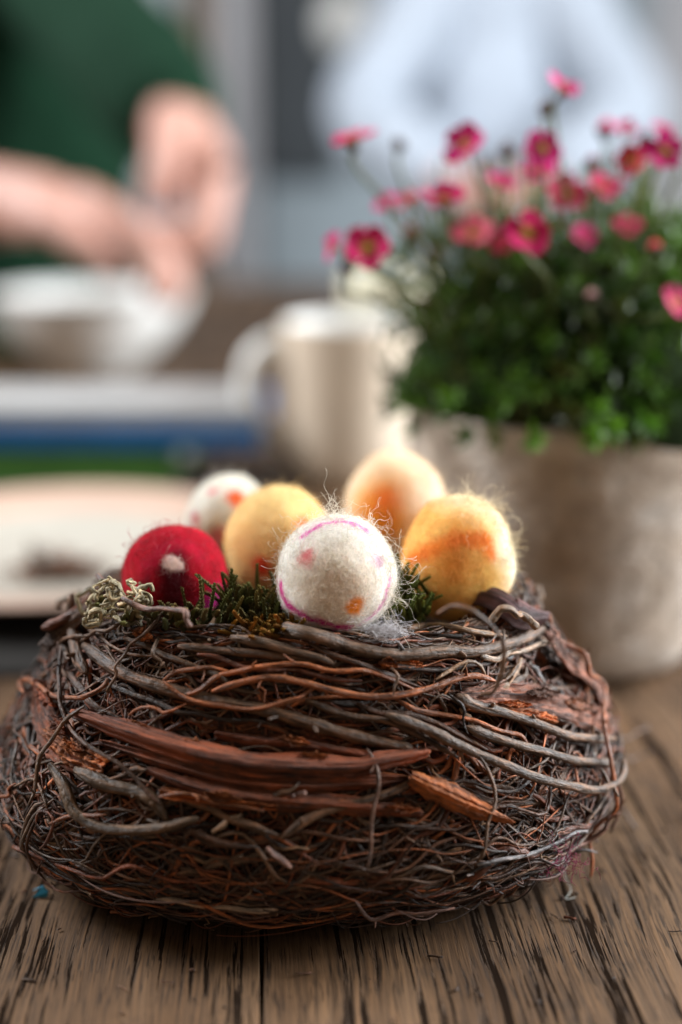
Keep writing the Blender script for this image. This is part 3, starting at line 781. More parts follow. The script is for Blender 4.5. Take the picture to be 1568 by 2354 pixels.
# ================================================================ FELT EGGS
def view_dir(dx, dz, el):
    y = -math.sqrt(max(0, 1 - dx * dx - dz * dz))
    # rotate about x so that the view elevation el becomes world axes
    ce, se = math.cos(el), math.sin(el)
    return np.array([dx, y * ce + dz * se, -y * se + dz * ce])
def egg(name, px, py, Y, w_px, h_px, paint, label, nf, strays, fcol=None, tilt=0, fib=.000021, blur_ok=False, seed=0):
    c = at(px, py, Y); dp = depth(c)
    rx = w_px * .5 * dp / FPX; rz = h_px * .5 * dp / FPX
    el = math.atan2(H - c.z, c.y)
    nu, nv = 96, 72
    th = np.linspace(0, np.pi, nv)[:, None] * np.ones(nu); ph = np.ones(nv)[:, None] * np.arange(nu) * 2 * np.pi / nu
    D = np.stack([np.sin(th) * np.cos(ph), np.sin(th) * np.sin(ph), np.cos(th)], -1)
    egg_taper = 1 - .07 * D[..., 2:3]
    S = np.concatenate([D[..., :2] * egg_taper, D[..., 2:3]], -1) * np.array([rx, rx, rz])
    bumpy = 1 + .055 * vnoise(D + seed * 3.1, 1.9)[..., None] + .006 * vnoise(D + seed, 9)[..., None]
    S = S * bumpy
    if tilt:
        ca, sa = math.cos(tilt), math.sin(tilt)
        S = np.stack([S[..., 0] * ca - S[..., 2] * sa, S[..., 1], S[..., 0] * sa + S[..., 2] * ca], -1)
    Dn = norm(S)
    warp = .05 * np.stack([vnoise(Dn + 7 + seed, 7), vnoise(Dn + 17 + seed, 7), vnoise(Dn + 27 + seed, 7)], -1) + .035 * np.stack([vnoise(Dn + 5, 22), vnoise(Dn + 15, 22), vnoise(Dn + 25, 22)], -1)
    colf = lambda d: paint(norm(d + .05 * np.stack([vnoise(d + 7 + seed, 7), vnoise(d + 17 + seed, 7), vnoise(d + 27 + seed, 7)], -1) + .03 * np.stack([vnoise(d + 5, 22), vnoise(d + 15, 22), vnoise(d + 25, 22)], -1)), el)
    C = colf(Dn)
    idx = np.arange(nv * nu).reshape(nv, nu)
    F = np.stack([idx[:-1], idx[1:], np.roll(idx, -1, 1)[1:], np.roll(idx, -1, 1)[:-1]], -1).reshape(-1, 4)
    o = link(name, np_mesh(name, S, F, C), MAT['felt'])
    o.location = c
    tag(o, label, 'egg')
    # fibres: short wisps felted onto the skin, colour taken from the wool they grow from
    K = 7
    f = RNG.integers(0, nv * nu, nf * 2)
    d = norm(RNG.normal(size=(nf, 3)))
    R0 = np.array([rx, rx, rz])
    base = d * R0 * (1 + .055 * vnoise(d + seed * 3.1, 1.9)[:, None]) * np.concatenate([np.repeat(1 - .07 * d[:, 2:3], 2, 1), np.ones((nf, 1))], 1)
    if tilt: base = np.stack([base[:, 0] * ca - base[:, 2] * sa, base[:, 1], base[:, 0] * sa + base[:, 2] * ca], -1)
    dn = norm(base)
    tang = norm(np.cross(dn, norm(RNG.normal(size=(nf, 3))))); bi = np.cross(dn, tang)
    s = np.linspace(0, 1, K)
    ln = RNG.uniform(.0015, .0045, nf); kink = RNG.normal(0, 2.2, nf); lift = np.abs(RNG.normal(0, .00055, nf)) * np.where(RNG.uniform(size=nf) < .05, 2.0, .8)
    ang = kink[:, None] * s
    step = (np.cos(ang)[..., None] * tang[:, None] + np.sin(ang)[..., None] * bi[:, None]) * (ln / (K - 1))[:, None, None]
    P = base[:, None] * 1.0 + np.concatenate([np.zeros((nf, 1, 3)), np.cumsum(step[:, :-1], 1)], 1)
    rad = np.linalg.norm(P, axis=-1, keepdims=True); rb = np.linalg.norm(base, axis=-1)[:, None, None]
    P = P / rad * (rb + .00003 + (lift[:, None] * np.sin(s * np.pi * RNG.uniform(.5, 1.05, nf)[:, None]))[..., None])
    cf = np.clip(colf(dn) * RNG.uniform(.85, 1.25, (nf, 1)) + .004, 0, 1)
    R = fib * RNG.uniform(.6, 1.4, (nf, 1)) * np.ones((nf, K))
    # strays
    if strays:
        SP = []; SC_ = []
        for (dx, dz, spread, cnt, lmin, lmax) in strays:
            v0 = view_dir(dx, dz, el)
            for _ in range(cnt):
                dd = norm(v0 + RNG.normal(0, spread, 3)); q = dd * np.array([rx, rx, rz]) * .99
                L = RNG.uniform(lmin, lmax); dirv = norm(dd * RNG.uniform(.1, .7) + RNG.normal(0, .6, 3))
                pts = [q]
                axis = norm(RNG.normal(size=3)); kk = RNG.normal(0, 1.3)
                for _k in range(13):
                    kk += RNG.normal(0, .5); axis = norm(axis + RNG.normal(0, .25, 3))
                    m_ = np.array(Matrix.Rotation(kk * .42, 3, Vector(axis)))
                    dirv = norm(m_ @ dirv + dd * .02)
                    pts.append(pts[-1] + dirv * L / 13)
                SP.append(catmull(pts, 22)); SC_.append(np.array(fcol if fcol else colf(dd[None])[0]) * RNG.uniform(.85, 1.1))
        fz = tubes('stray', SP, np.full((len(SP), 22), fib * 1.7) * RNG.uniform(.6, 1.5, (len(SP), 1)), np.clip(SC_, 0, 1), 4, False)
        so = link('stray_fibres', fz, MAT['fibre']); so.parent = o; tag(so, kind='stuff')
    fo = link('wool_fuzz', tubes('wool_fuzz', P, R, cf, 3, False), MAT['fibre']); fo.parent = o; tag(fo, kind='stuff')
    return o
def blend(C, mask, col):
    return C * (1 - mask[..., None]) + np.array(col) * mask[..., None]
def spot(C, D, el, dx, dz, r, col, soft=.35, a=1.):
    d = np.linalg.norm(D - view_dir(dx, dz, el), axis=-1)
    return blend(C, a * np.clip((r * (1 + soft) - d) / (r * 2 * soft), 0, 1), col)
def band(C, D, el, pts, wd, col, a=1.):
    q = catmull([view_dir(*p, el) for p in pts], 24); q = norm(q)
    d = np.min(np.linalg.norm(D[..., None, :] - q, axis=-1), -1)
    return blend(C, a * np.clip((wd * 1.5 - d) / (wd), 0, 1), col)
WHITE = (.86, .82, .74); MAG = (.62, .02, .24); ORG = (.86, .27, .02)
def tint(D, base, amt=.08, sc=4):
    return np.ones(D.shape) * np.array(base) * (1 + amt * vnoise(D, sc)[..., None])
def paint_front(D, el):
    C = tint(D, WHITE, .05)
    C = spot(C, D, el, .0, -.30, .66, (.80, .58, .38), .6, .55)
    C = spot(C, D, el, -.50, .27, .15, (.70, .22, .20), .5, .85)
    C = spot(C, D, el, -.46, .33, .09, (.75, .12, .16), .5, .6)
    C = spot(C, D, el, .31, -.54, .165, ORG, .3)
    C = spot(C, D, el, .74, .22, .15, (.70, .40, .55), .5, .7)
    C = band(C, D, el, [(-.55, .66), (-.30, .82), (0, .88), (.30, .84), (.5, .74)], .055, (.72, .10, .42), .9)
    C = band(C, D, el, [(-.93, -.22), (-.82, -.45), (-.50, -.66), (-.1, -.80), (.2, -.88)], .085, MAG)
    C = band(C, D, el, [(.45, -.80), (.68, -.62), (.84, -.38), (.92, -.1)], .055, (.66, .10, .38), .85)
    return C
def paint_red(D, el):
    C = tint(D, (.38, .003, .014), .15, 5)
    C = band(C, D, el, [(.1, -.95), (.08, -.5), (.12, -.1), (.06, .35)], .26, (.10, .004, .010), .95)
    C = band(C, D, el, [(-.55, -.7), (-.45, -.2), (-.35, .2), (-.1, .6)], .07, (.14, .004, .012), .8)
    C = band(C, D, el, [(-.45, .1), (-.1, .45), (.25, .6), (.6, .35)], .16, (.52, .008, .035), .7)
    C = spot(C, D, el, .78, -.55, .30, (.42, .015, .19), .5)
    C = spot(C, D, el, -.75, -.2, .3, (.55, .02, .03), .6, .8)
    C = spot(C, D, el, .10, .20, .17, (.88, .66, .58), .2)
    return C
def paint_yellow(D, el):
    C = tint(D, (.88, .57, .23), .12, 3)
    C = spot(C, D, el, .1, .85, .6, (.82, .62, .28), .6, .8)
    C = spot(C, D, el, -.28, -.46, .17, (.80, .06, .02), .4)
    C = spot(C, D, el, .50, .32, .16, (.86, .25, .10), .45)
    return C
def paint_backwhite(D, el):
    C = tint(D, (.80, .76, .66), .05, 3)
    C = spot(C, D, el, .26, .44, .22, (.88, .17, .04), .35)
    C = spot(C, D, el, -.12, -.40, .22, (.80, .03, .20), .4)
    C = spot(C, D, el, -.72, -.02, .17, (.62, .08, .14), .4)
    C = spot(C, D, el, -.30, .62, .12, (.80, .20, .22), .4, .8)
    C = spot(C, D, el, -.4, -.3, .4, (.78, .55, .33), .6, .5)
    return C
def paint_backorange(D, el):
    C = tint(D, (.88, .68, .46), .05, 3)
    C = spot(C, D, el, -.25, -.15, .62, (.88, .38, .06), .5)
    C = spot(C, D, el, -.2, .08, .26, (.86, .23, .05), .7, .9)
    C = spot(C, D, el, .5, .1, .42, (.86, .66, .48), .6, .8)
    return C
def paint_rightorange(D, el):
    C = tint(D, (.90, .48, .13), .14, 3)
    C = spot(C, D, el, .97, .1, .66, (.86, .78, .58), .35)
    C = spot(C, D, el, .30, .93, .60, (.86, .72, .46), .4, .9)
    C = spot(C, D, el, .55, -.45, .34, (.84, .52, .14), .6, .7)
    C = band(C, D, el, [(-.85, 0), (-.5, .12), (-.1, .28), (.35, .30), (.5, .05)], .14, (.84, .19, .02), .8)
    C = spot(C, D, el, -.2, -.1, .25, (.84, .26, .03), .8, .6)
    return C
egg('felt_egg', 772, 1318, .385, 272, 268, paint_front, 'white felt egg with orange spot and magenta bands at the front of the nest', 9000,
    [(-.05, .97, .16, 60, .006, .018), (.45, .86, .2, 60, .004, .014), (.93, .2, .18, 55, .005, .013), (.9, -.35, .14, 80, .006, .018), (-.6, .75, .3, 40, .004, .009), (-.95, .1, .3, 36, .003, .007), (.2, .2, .6, 60, .003, .007)], (.80, .72, .58), 0, seed=1)
egg('felt_egg', 400, 1318, .408, 238, 226, paint_red, 'dark red felt egg with one white dot at the left of the nest', 5000, [(0, .9, .5, 70, .003, .007)], (.42, .015, .04), .05, seed=2)
egg('felt_egg', 642, 1243, .436, 248, 252, paint_yellow, 'yellow felt egg with small red spots behind the front white egg', 5000, [(.2, .9, .45, 110, .003, .008)], (.82, .6, .3), -.1, seed=3)
egg('felt_egg', 525, 1192, .472, 200, 200, paint_backwhite, 'small white felt egg with orange and pink dots at the back of the nest', 4000, [(0, .9, .5, 60, .003, .007)], None, 0, seed=4)
egg('felt_egg', 908, 1160, .468, 234, 246, paint_backorange, 'pale orange felt egg with darker centre at the back, tallest in the nest', 5000, [(.2, .9, .5, 110, .003, .008)], (.84, .62, .4), 0, seed=5)
egg('felt_egg', 1052, 1282, .412, 258, 298, paint_rightorange, 'large orange felt egg with pale right side on the right of the nest', 6500, [(.5, .8, .35, 160, .004, .010), (.95, .1, .35, 130, .003, .008), (-.7, -.2, .2, 12, .003, .009)], (.84, .70, .46), -.06, seed=6)
# fluff of white wool under the front egg
Fp = []
for k in range(150):
    c0 = np.array(at(RNG.normal(885, 22), RNG.normal(1450, 6), .369)); n = 12
    Fp.append(c0 + catmull(np.cumsum(RNG.normal(0, .0012, (6, 3)), 0) * np.array([1.2, .6, .7]), n))
o = link('wool_fluff', tubes('wool_fluff', Fp, np.full((150, 12), .00004), np.tile((.70, .68, .70), (150, 1)), 4, False), MAT['fibre'])
tag(o, 'wisp of white wool on the rim under the front white egg', 'wool wisp')

# ---------------------------------------------------------------- bits on the table
def chip():
    p = at(93, 2066, 1); d = (p - cam.location); k = -H / d.z; q = cam.location + d * k
    me = np_mesh('paint_chip', [(-.0024, 0, 0), (.0021, .0003, 0), (.0024, .0004, .0016), (.0008, .0012, .0031), (-.0022, .0010, .0018),
                                (-.0024, .0004, 0), (.0021, .0009, 0), (.0024, .001, .0016), (.0008, .0017, .0031), (-.0022, .0015, .0018)],
                 [(0, 1, 2, 3), (0, 3, 4, 4), (5, 8, 7, 6), (5, 9, 8, 8), (0, 5, 6, 1), (1, 6, 7, 2), (2, 7, 8, 3), (3, 8, 9, 4), (4, 9, 5, 0)], smooth=False)
    me.validate()
    o = link('paper_chip', me, MAT['chip_blue']); o.location = (q.x, q.y, .0004)
    tag(o, 'tiny blue chip on the table at the lower left', 'chip')
chip()
def ground(px, py, z=.0006):
    o, d = ray(px, py); k = (z - H) / d.z
    return o + d * k
Tp = [catmull([list(ground(1292, 1985, .004)), list(ground(1300, 2020)), list(ground(1312, 2045)), list(ground(1300, 2066)), list(ground(1322, 2062))], 30)]
o = link('thread', tubes('thread', Tp, [[.00012] * 30], [(.42, .42, .38)], 5), MAT['fibre']); tag(o, 'fine pale thread curling on the table at the right foot of the nest', 'thread')
Fp = []
for k in range(60):
    c0, _ = on_nest(RNG.normal(1290, 25), RNG.normal(1965, 20), .003, (at(1290, 1965, .36), Vector((0, -1, 0))))
    Fp.append(np.array(c0) + catmull(np.cumsum(RNG.normal(0, .0011, (6, 3)), 0), 12))
o = link('wool_fluff', tubes('wool_fluff', Fp, np.full((60, 12), .00006), np.tile((.22, .02, .06), (60, 1)), 4, False), MAT['fibre'])
tag(o, 'wisp of dark pink wool caught at the lower right of the nest', 'wool wisp')

# crumbs of bark and bits of twig shed on the table round the foot of the nest
cr = []
for k in range(46):
    a = RNG.uniform(-np.pi, .5); q = RNG.uniform(.97, 1.45)
    b = np.array([NC.x + .094 * q * math.cos(a), NC.y + YS * .094 * q * math.sin(a), .0006])
    d = norm(np.array([RNG.normal(), RNG.normal(), RNG.uniform(0, .15)])); ll = RNG.uniform(.0006, .0045) * (1 if k % 3 else .4)
    cr.append(np.array([b + d * ll * t for t in np.linspace(0, 1, 5)]) + RNG.normal(0, .00008, (5, 3)))
o = link('bark_crumbs', tubes('bark_crumbs', cr, RNG.uniform(.00015, .0005, (46, 1)) * np.ones((46, 5)), pick(['brown', 'dark', 'red', 'gbr', 'dark'], 46), 5, True, .2), MAT['twig'])
tag(o, 'tiny bark crumbs scattered on the table around the foot of the nest', 'crumbs', kind='stuff')

# ================================================================ POT AND PLANT
pc = Vector(((1296 - 784) / FPX * .623, .600, 0))
pot = empty('flower_pot', pc)
tag(pot, 'rounded stoneware pot behind the nest holding the pink flowers', 'pot')
prof = [(.0005, .001), (.040, .001), (.0500, .0022), (.0560, .007), (.0600, .018), (.0635, .040), (.0665, .065), (.0685, .092), (.0692, .108), (.0684, .1110), (.0662, .1110), (.0652, .108), (.0645, .100), (.0640, .088)]
pr = catmull(prof, 70); pr[:, 0] = np.maximum(pr[:, 0], .0005)
me = lathe('pot_body', [tuple(x) for x in pr], 96, (0, 0, 0), lambda V: .0006 * vnoise(V, 60)[..., None] * np.array([1, 1, .3]))
o = link('pot_body', me, MAT['pot']); o.parent = pot
o = link('soil', lathe('soil', [(.0645, .094), (.045, .097), (.02, .098), (.0005, .099)], 48, (0, 0, 0), lambda V: .002 * vnoise(V, 90)[..., None] * np.array([0, 0, 1])), MAT['soil']); o.parent = pot

plant = empty('flowering_plant', pc + Vector((0, 0, .098)))
tag(plant, 'mossy green cushion plant with pink five-petalled flowers growing in the pot', 'plant')
# rosettes of narrow leaves through the cushion
V = []; F = []; Cc = []
def leaf(p, d, up, ln, wd, col):
    b = len(V); side = norm(np.cross(d, up)); nn = np.cross(side, d)
    q = [p - side * wd * .35, p + side * wd * .35, p + d * ln * .55 + side * wd * .5 + nn * ln * .10, p + d * ln * .55 - side * wd * .5 + nn * ln * .10, p + d * ln + side * wd * .2 - nn * ln * .02, p + d * ln - side * wd * .2 - nn * ln * .02]
    V.extend(q); F.extend([(b, b + 1, b + 2, b + 3), (b + 3, b + 2, b + 4, b + 5)])
    Cc.extend([np.array(col) * .7] * 2 + [np.array(col)] * 4)
ctr = np.array(pc) + np.array([.006, 0, .119])
for i in range(1250):
    th = RNG.uniform(0, 2 * np.pi); zz = RNG.uniform(-.35, 1) ; rr = math.sqrt(max(0, 1 - zz * zz))
    k = RNG.uniform(.62, 1.03) * (1 + .30 * vnoise(np.array([[math.cos(th) * rr, math.sin(th) * rr, zz]]), 2.5)[0])
    p = ctr + np.array([math.cos(th) * rr * .080, math.sin(th) * rr * .072, (zz * .060 if zz > 0 else zz * .045)]) * k
    if zz < 0 and math.hypot(p[0] - pc.x, p[1] - pc.y) < .073: p[2] = max(p[2], .115)
    out = norm(p - ctr + np.array([0, 0, .02]) + RNG.normal(0, .015, 3))
    hue = RNG.uniform()
    col = np.array([.036, .082, .013]) if hue < .5 else (np.array([.085, .175, .026]) if hue < .86 else np.array([.075, .08, .024]))
    col = col * RNG.uniform(.6, 1.5)
    u = norm(np.cross(out, norm(RNG.normal(size=3)))); v = np.cross(out, u)
    for j in range(9):
        a = j * 2 * np.pi / 9 + RNG.uniform(-.2, .2); sp = RNG.uniform(.35, 1.1)
        d = norm(out + sp * (u * math.cos(a) + v * math.sin(a)))
        leaf(p, d, out, RNG.uniform(.006, .011), RNG.uniform(.0016, .0030), col * RNG.uniform(.8, 1.2))
o = link('foliage', np_mesh('foliage', V, F, np.array(Cc)), MAT['leaf'], plant); tag(o, kind='stuff')
# dark inner cushion so that the rosettes close
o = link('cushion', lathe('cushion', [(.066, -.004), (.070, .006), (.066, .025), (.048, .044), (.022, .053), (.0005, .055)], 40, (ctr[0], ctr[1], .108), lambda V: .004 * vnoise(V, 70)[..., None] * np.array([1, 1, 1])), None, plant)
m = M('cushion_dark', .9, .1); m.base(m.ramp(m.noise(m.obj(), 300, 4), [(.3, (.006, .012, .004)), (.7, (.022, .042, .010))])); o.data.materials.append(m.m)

def petal_mesh(L, Wd, cup, c_in, c_out, seed):
    n, k = 9, 7
    s = np.linspace(0, 1, n)[:, None]; j = np.linspace(-1, 1, k)[None]
    wv = Wd * (.22 + 1.0 * np.sin(np.clip(s, 0, 1) * np.pi * .62) ** 1.2) * np.where(s > .88, .93 - (s - .88) * 3.2, 1)
    X = s * L * (1 - .10 * j * j * s); Y = j * wv * .5
    Z = cup * L * (s ** 1.6) * .55 + cup * .25 * Wd * j * j + .0004 * np.sin(s * 9 + j * 3 + seed)
    Vt = np.stack([X + 0 * j, Y, Z], -1).reshape(-1, 3)
    Vb = Vt - np.array([0, 0, .00025])
    a = np.arange(n * k).reshape(n, k); b = a + n * k
    ring = np.concatenate([a[:, 0], a[-1, 1:], a[-2::-1, -1], a[0, -2:0:-1]])
    Fq = np.concatenate([np.stack([a[:-1, :-1], a[1:, :-1], a[1:, 1:], a[:-1, 1:]], -1).reshape(-1, 4), np.stack([b[:-1, :-1], b[:-1, 1:], b[1:, 1:], b[1:, :-1]], -1).reshape(-1, 4),
                         np.stack([np.roll(ring, -1), ring, ring + n * k, np.roll(ring, -1) + n * k], -1)])
    f = np.clip((s + 0 * j - .12) / .3, 0, 1)[..., None].reshape(-1, 1)
    c = np.array(c_in) * (1 - f) + np.array(c_out) * f
    return np_mesh('petal', np.concatenate([Vt, Vb]), Fq, np.concatenate([c, c * .9]))
PINK = (.64, .028, .150); HOT = (.60, .016, .185); ROSE = (.60, .10, .16); DKR = (.30, .008, .04)
PMS = {}
def petal_get(cl, cup):
    key = (cl, round(cup, 1))
    if key not in PMS: PMS[key] = petal_mesh(1.0, .72, cup, (.55, .25, .03), cl, len(PMS)); PMS[key].materials.append(MAT['petal'])
    return PMS[key]
def rot_to(d, roll=0.):
    return Vector(d).to_track_quat('Z', 'Y') @ Quaternion((0, 0, 1), roll)
stems = []
def flower(px, py, Y, dia, face, cl=PINK, cup=.35, root=None, calyx=True):
    c = at(px, py, Y + PLANT_DY - .018); L = dia * .50 * depth(c) / FPX
    q = rot_to(Vector(face).normalized(), RNG.uniform(0, 6))
    f = empty('flower', c); f.parent = plant; f.matrix_parent_inverse = Matrix.Translation(-plant.location)
    f.rotation_mode = 'QUATERNION'; f.rotation_quaternion = q
    for i in range(5):
        p = bpy.data.objects.new('petal', petal_get(cl, cup)); COL.objects.link(p); p.parent = f
        p.scale = (L * 1.05 * RNG.uniform(.93, 1.08),) * 3
        p.rotation_euler = (RNG.normal(0, .10), RNG.normal(0, .12), i * 2 * math.pi / 5 + RNG.normal(0, .06))
    cm = lathe('flower_centre', [(.0005 * 0 + .00005, .0016), (.0012, .0014), (.0020, .0006), (.0023, -.0004), (.0016, -.0016), (.00005, -.002)], 14)
    o = bpy.data.objects.new('flower_centre', cm); COL.objects.link(o); o.parent = f; cm.materials.append(MAT['centre'])
    o.scale = (L / .0095,) * 3
    if calyx:
        km = lathe('calyx', [(.00005, -.0058), (.0014, -.0052), (.0022, -.0034), (.0024, -.0016), (.0018, -.0008)], 12)
        o = bpy.data.objects.new('calyx', km); COL.objects.link(o); o.parent = f; km.materials.append(MAT['calyx'])
        o.scale = (L / .0095,) * 3
    back = np.array(c) - np.array(Vector(face).normalized()) * L * .5
    stem(back, root, -np.array(Vector(face).normalized()))
def stem(tip, root=None, d=None, r=.0008):
    root = np.array(root) if root is not None else np.array([pc.x + (tip[0] - pc.x) * .55, pc.y + (tip[1] - pc.y) * .5, .135])
    mid = tip * .5 + root * .5 + np.array([RNG.normal(0, .003), RNG.normal(0, .003), .004])
    pts = [tip, tip + (d if d is not None else np.array([0, 0, -1])) * .004 + np.array([0, 0, -.003]), mid, root]
    P = catmull(pts, 22)
    o = link('stem', tubes('stem', [P], [np.linspace(r * .8, r * 1.4, 22)], [np.array((.17, .20, .075)) * RNG.uniform(.6, 1.2)], 7), MAT['leaf'], plant)
def bud(px, py, Y, dia, cl):
    c = at(px, py, Y + PLANT_DY); r = dia * .5 * depth(c) / FPX
    f = empty('flower_bud', c); f.parent = plant; f.matrix_parent_inverse = Matrix.Translation(-plant.location)
    f.rotation_euler = (RNG.normal(0, .3), RNG.normal(0, .3), 0)
    a = lathe('bud_petals', [(.00005, r * 1.15), (r * .35, r * 1.0), (r * .8, r * .45), (r * .95, -.1 * r), (r * .7, -.7 * r), (.00005, -r)], 14)
    at_ = a.attributes.new('col', 'FLOAT_COLOR', 'POINT'); at_.data.foreach_set('color', np.tile(np.array([*cl, 1], np.float32), len(a.vertices)))
    o = bpy.data.objects.new('bud_petals', a); COL.objects.link(o); o.parent = f; a.materials.append(MAT['petal'])
    b = lathe('calyx', [(r * 1.0, .1 * r), (r * 1.05, -.2 * r), (r * .8, -.8 * r), (.00005, -1.25 * r)], 12)
    o = bpy.data.objects.new('calyx', b); COL.objects.link(o); o.parent = f; b.materials.append(MAT['calyx'])
    stem(np.array(c) - np.array([0, 0, r]))
plain('centre', (.30, .22, .02), .7, .3, .3, 800)
plain('calyx', (.060, .035, .022), .7, .3, .3, 300)
tow = lambda x, z, y=-1: (x, y, z)
flower(846, 572, .572, 112, tow(-.1, .45), PINK, .30)
flower(766, 568, .585, 66, tow(-1.0, .3, -.5), HOT, .5)
flower(812, 322, .60, 100, tow(-.3, 1.6, -.4), PINK, .5)
flower(1072, 335, .60, 104, tow(-.5, .6), HOT, .45)
flower(1292, 205, .60, 84, tow(.5, 1.2, -.6), HOT, .5)
flower(1245, 342, .59, 88, tow(.1, .4), HOT, .35)
flower(1236, 398, .60, 92, tow(-.2, 1.2, -.7), HOT, .3)
flower(1020, 462, .59, 98, tow(-.1, 1.2, -.6), PINK, .5)
flower(1302, 448, .61, 104, tow(.3, .8), (.55, .04, .12), .3)
flower(1088, 540, .60, 100, tow(-.2, .9, -.7), ROSE, .45)
flower(1212, 538, .568, 108, tow(.05, .5), PINK, .32)
flower(1455, 372, .60, 80, tow(-.5, .5, -.8), (.50, .02, .07), .45)
flower(1527, 350, .585, 92, tow(.1, .4), HOT, .3)
flower(1520, 302, .62, 56, tow(.3, 1.2, -.6), HOT, .5)
flower(1552, 697, .57, 80, tow(.5, .4, -.8), (.50, .03, .13), .4)
flower(940, 466, .61, 60, tow(-.4, 1.0, -.5), ROSE, .6)
flower(1000, 590, .66, 50, tow(-.4, 1.0, -.5), DKR, .6)
flower(890, 470, .62, 64, tow(-.5, 1.0, -.6), HOT, .5)
flower(1150, 420, .61, 70, tow(.2, .9, -.7), HOT, .45)
flower(1385, 430, .61, 74, tow(.2, .8, -.8), PINK, .4)
flower(1440, 300, .63, 60, tow(.2, 1.1, -.6), HOT, .5)
flower(1160, 560, .60, 66, tow(-.3, .7, -.8), PINK, .4)
flower(1340, 545, .60, 62, tow(.3, .7, -.8), HOT, .4)
flower(1440, 520, .60, 64, tow(.0, .8, -.8), PINK, .4)
bud(1392, 297, .62, 42, PINK); bud(1505, 570, .565, 34, (.60, .05, .06)); bud(1360, 680, .562, 30, (.62, .35, .34)); bud(1360, 375, .60, 32, DKR)
bud(945, 540, .61, 44, DKR); bud(1255, 250, .60, 36, (.09, .04, .03)); bud(1165, 345, .61, 36, (.09, .04, .03)); bud(918, 332, .62, 30, (.09, .05, .03)); bud(800, 615, .59, 34, (.08, .03, .03)); bud(1480, 320, .60, 30, (.07, .04, .03))
bud(1140, 470, .62, 32, DKR); bud(1290, 520, .60, 30, DKR); bud(1420, 430, .61, 30, DKR); bud(975, 700, .60, 30, (.12, .03, .03)); bud(1120, 370, .64, 28, (.08, .05, .03))
# stem leaves and loose sprigs sticking out of the cushion
V = []; F = []; Cc = []
for i in range(1300):
    th = RNG.uniform(0, 2 * np.pi); r0 = math.sqrt(RNG.uniform()) * .085
    p = np.array([pc.x + .004 + r0 * math.cos(th), pc.y + r0 * .9 * math.sin(th), RNG.uniform(.145, .208) - .035 * (r0 / .085)])
    col = np.array([.065, .105, .032]) * RNG.uniform(.4, 1.5)
    for j in range(4):
        d = norm(np.array([RNG.normal(0, .7), RNG.normal(0, .7), RNG.uniform(.2, 1)]))
        leaf(p + RNG.normal(0, .002, 3), d, np.array([.3, .2, 1.]), RNG.uniform(.005, .009), RNG.uniform(.0014, .0026), col)
o = link('stem_leaves', np_mesh('stem_leaves', V, F, np.array(Cc)), MAT['leaf'], plant); tag(o, kind='stuff')
for i in range(46):
    th = RNG.uniform(0, 2 * np.pi); r0 = math.sqrt(RNG.uniform()) * .07
    stem(np.array([pc.x + .004 + r0 * math.cos(th), pc.y + r0 * .9 * math.sin(th), RNG.uniform(.165, .215)]), [pc.x + r0 * .7 * math.cos(th), pc.y + r0 * .7 * math.sin(th), .13], None, .0007)

# ================================================================ MUG
mx_ = at(803, 780, .94)
mug = empty('mug', (mx_.x, .94, 0)); tag(mug, 'beige mug with white inside and white handle behind the eggs', 'mug')
r = .0445; hh = .106
body = catmull([(.0005, .002), (r * .7, .001), (r * .88, .003), (r * .97, .012), (r, .03), (r, .06), (r, hh - .004), (r - .0006, hh - .001)], 50); body[:, 0] = np.maximum(body[:, 0], .0005)
o = link('body', lathe('body', [tuple(x) for x in body], 72), MAT['beige_glaze']); o.parent = mug
inner = catmull([(r - .0006, hh - .001), (r - .0018, hh + .0004), (r - .0034, hh - .0012), (r - .0040, hh - .01), (r - .0045, .03), (r - .008, .009), (.0005, .007)], 46); inner[:, 0] = np.maximum(inner[:, 0], .0005)
o = link('inside', lathe('inside', [tuple(x) for x in inner], 72), MAT['white_glaze']); o.parent = mug
ha = [(-r + .003, -.004, .088), (-r - .008, -.008, .090), (-r - .018, -.012, .080), (-r - .021, -.013, .062), (-r - .018, -.012, .044), (-r - .009, -.008, .030), (-r + .003, -.004, .022)]
P = catmull(ha, 40)
o = link('handle', tubes('handle', [P], [np.full(40, .0085)], [(.7, .7, .7)], 16), MAT['white_glaze']); o.parent = mug
# cream cup standing further back
cc_ = at(905, 660, 1.16)
prof = catmull([(.0005, .001), (.026, .001), (.033, .02), (.038, .055), (.040, .092), (.039, .094), (.037, .092), (.035, .055), (.028, .02), (.0005, .01)], 50); prof[:, 0] = np.maximum(prof[:, 0], .0005)
o = link('cream_cup', lathe('cream_cup', [tuple(x) for x in prof], 56), MAT['egg_cream']); o.location = (cc_.x, 1.16, 0)
o.scale = (1.0, 1.0, 1.25)
tag(o, 'blurred cream cup behind the mug, left of the flower cushion', 'cup')

# ================================================================ PLATE, MAT, BOOKS, BOWL
mt = link('placemat', box_mesh('placemat', -.42, -.055, .56, .90, .0006, .0030, .001), MAT['mat_dark']); tag(mt, 'dark placemat under the cream plate at the left', 'placemat')
pl = empty('plate', (-.1465, .714, .003)); tag(pl, 'round cream plate with peach rim on the dark mat behind the nest', 'plate')
rim = catmull([(.083, .0105), (.088, .0120), (.098, .0140), (.110, .0160), (.1165, .0172), (.1180, .0165), (.1165, .0152), (.108, .0130), (.090, .0085), (.070, .0045), (.068, .0005), (.064, .0005), (.0620, .003), (.0005, .003)], 80); rim[:, 0] = np.maximum(rim[:, 0], .0005)
o = link('rim', lathe('rim', [tuple(x) for x in rim], 96), MAT['plate_peach']); o.parent = pl
well = [(.0005, .0075), (.05, .0075), (.072, .0080), (.080, .0095), (.0829, .0106)]
o = link('well', lathe('well', well, 96), MAT['plate_cream']); o.parent = pl
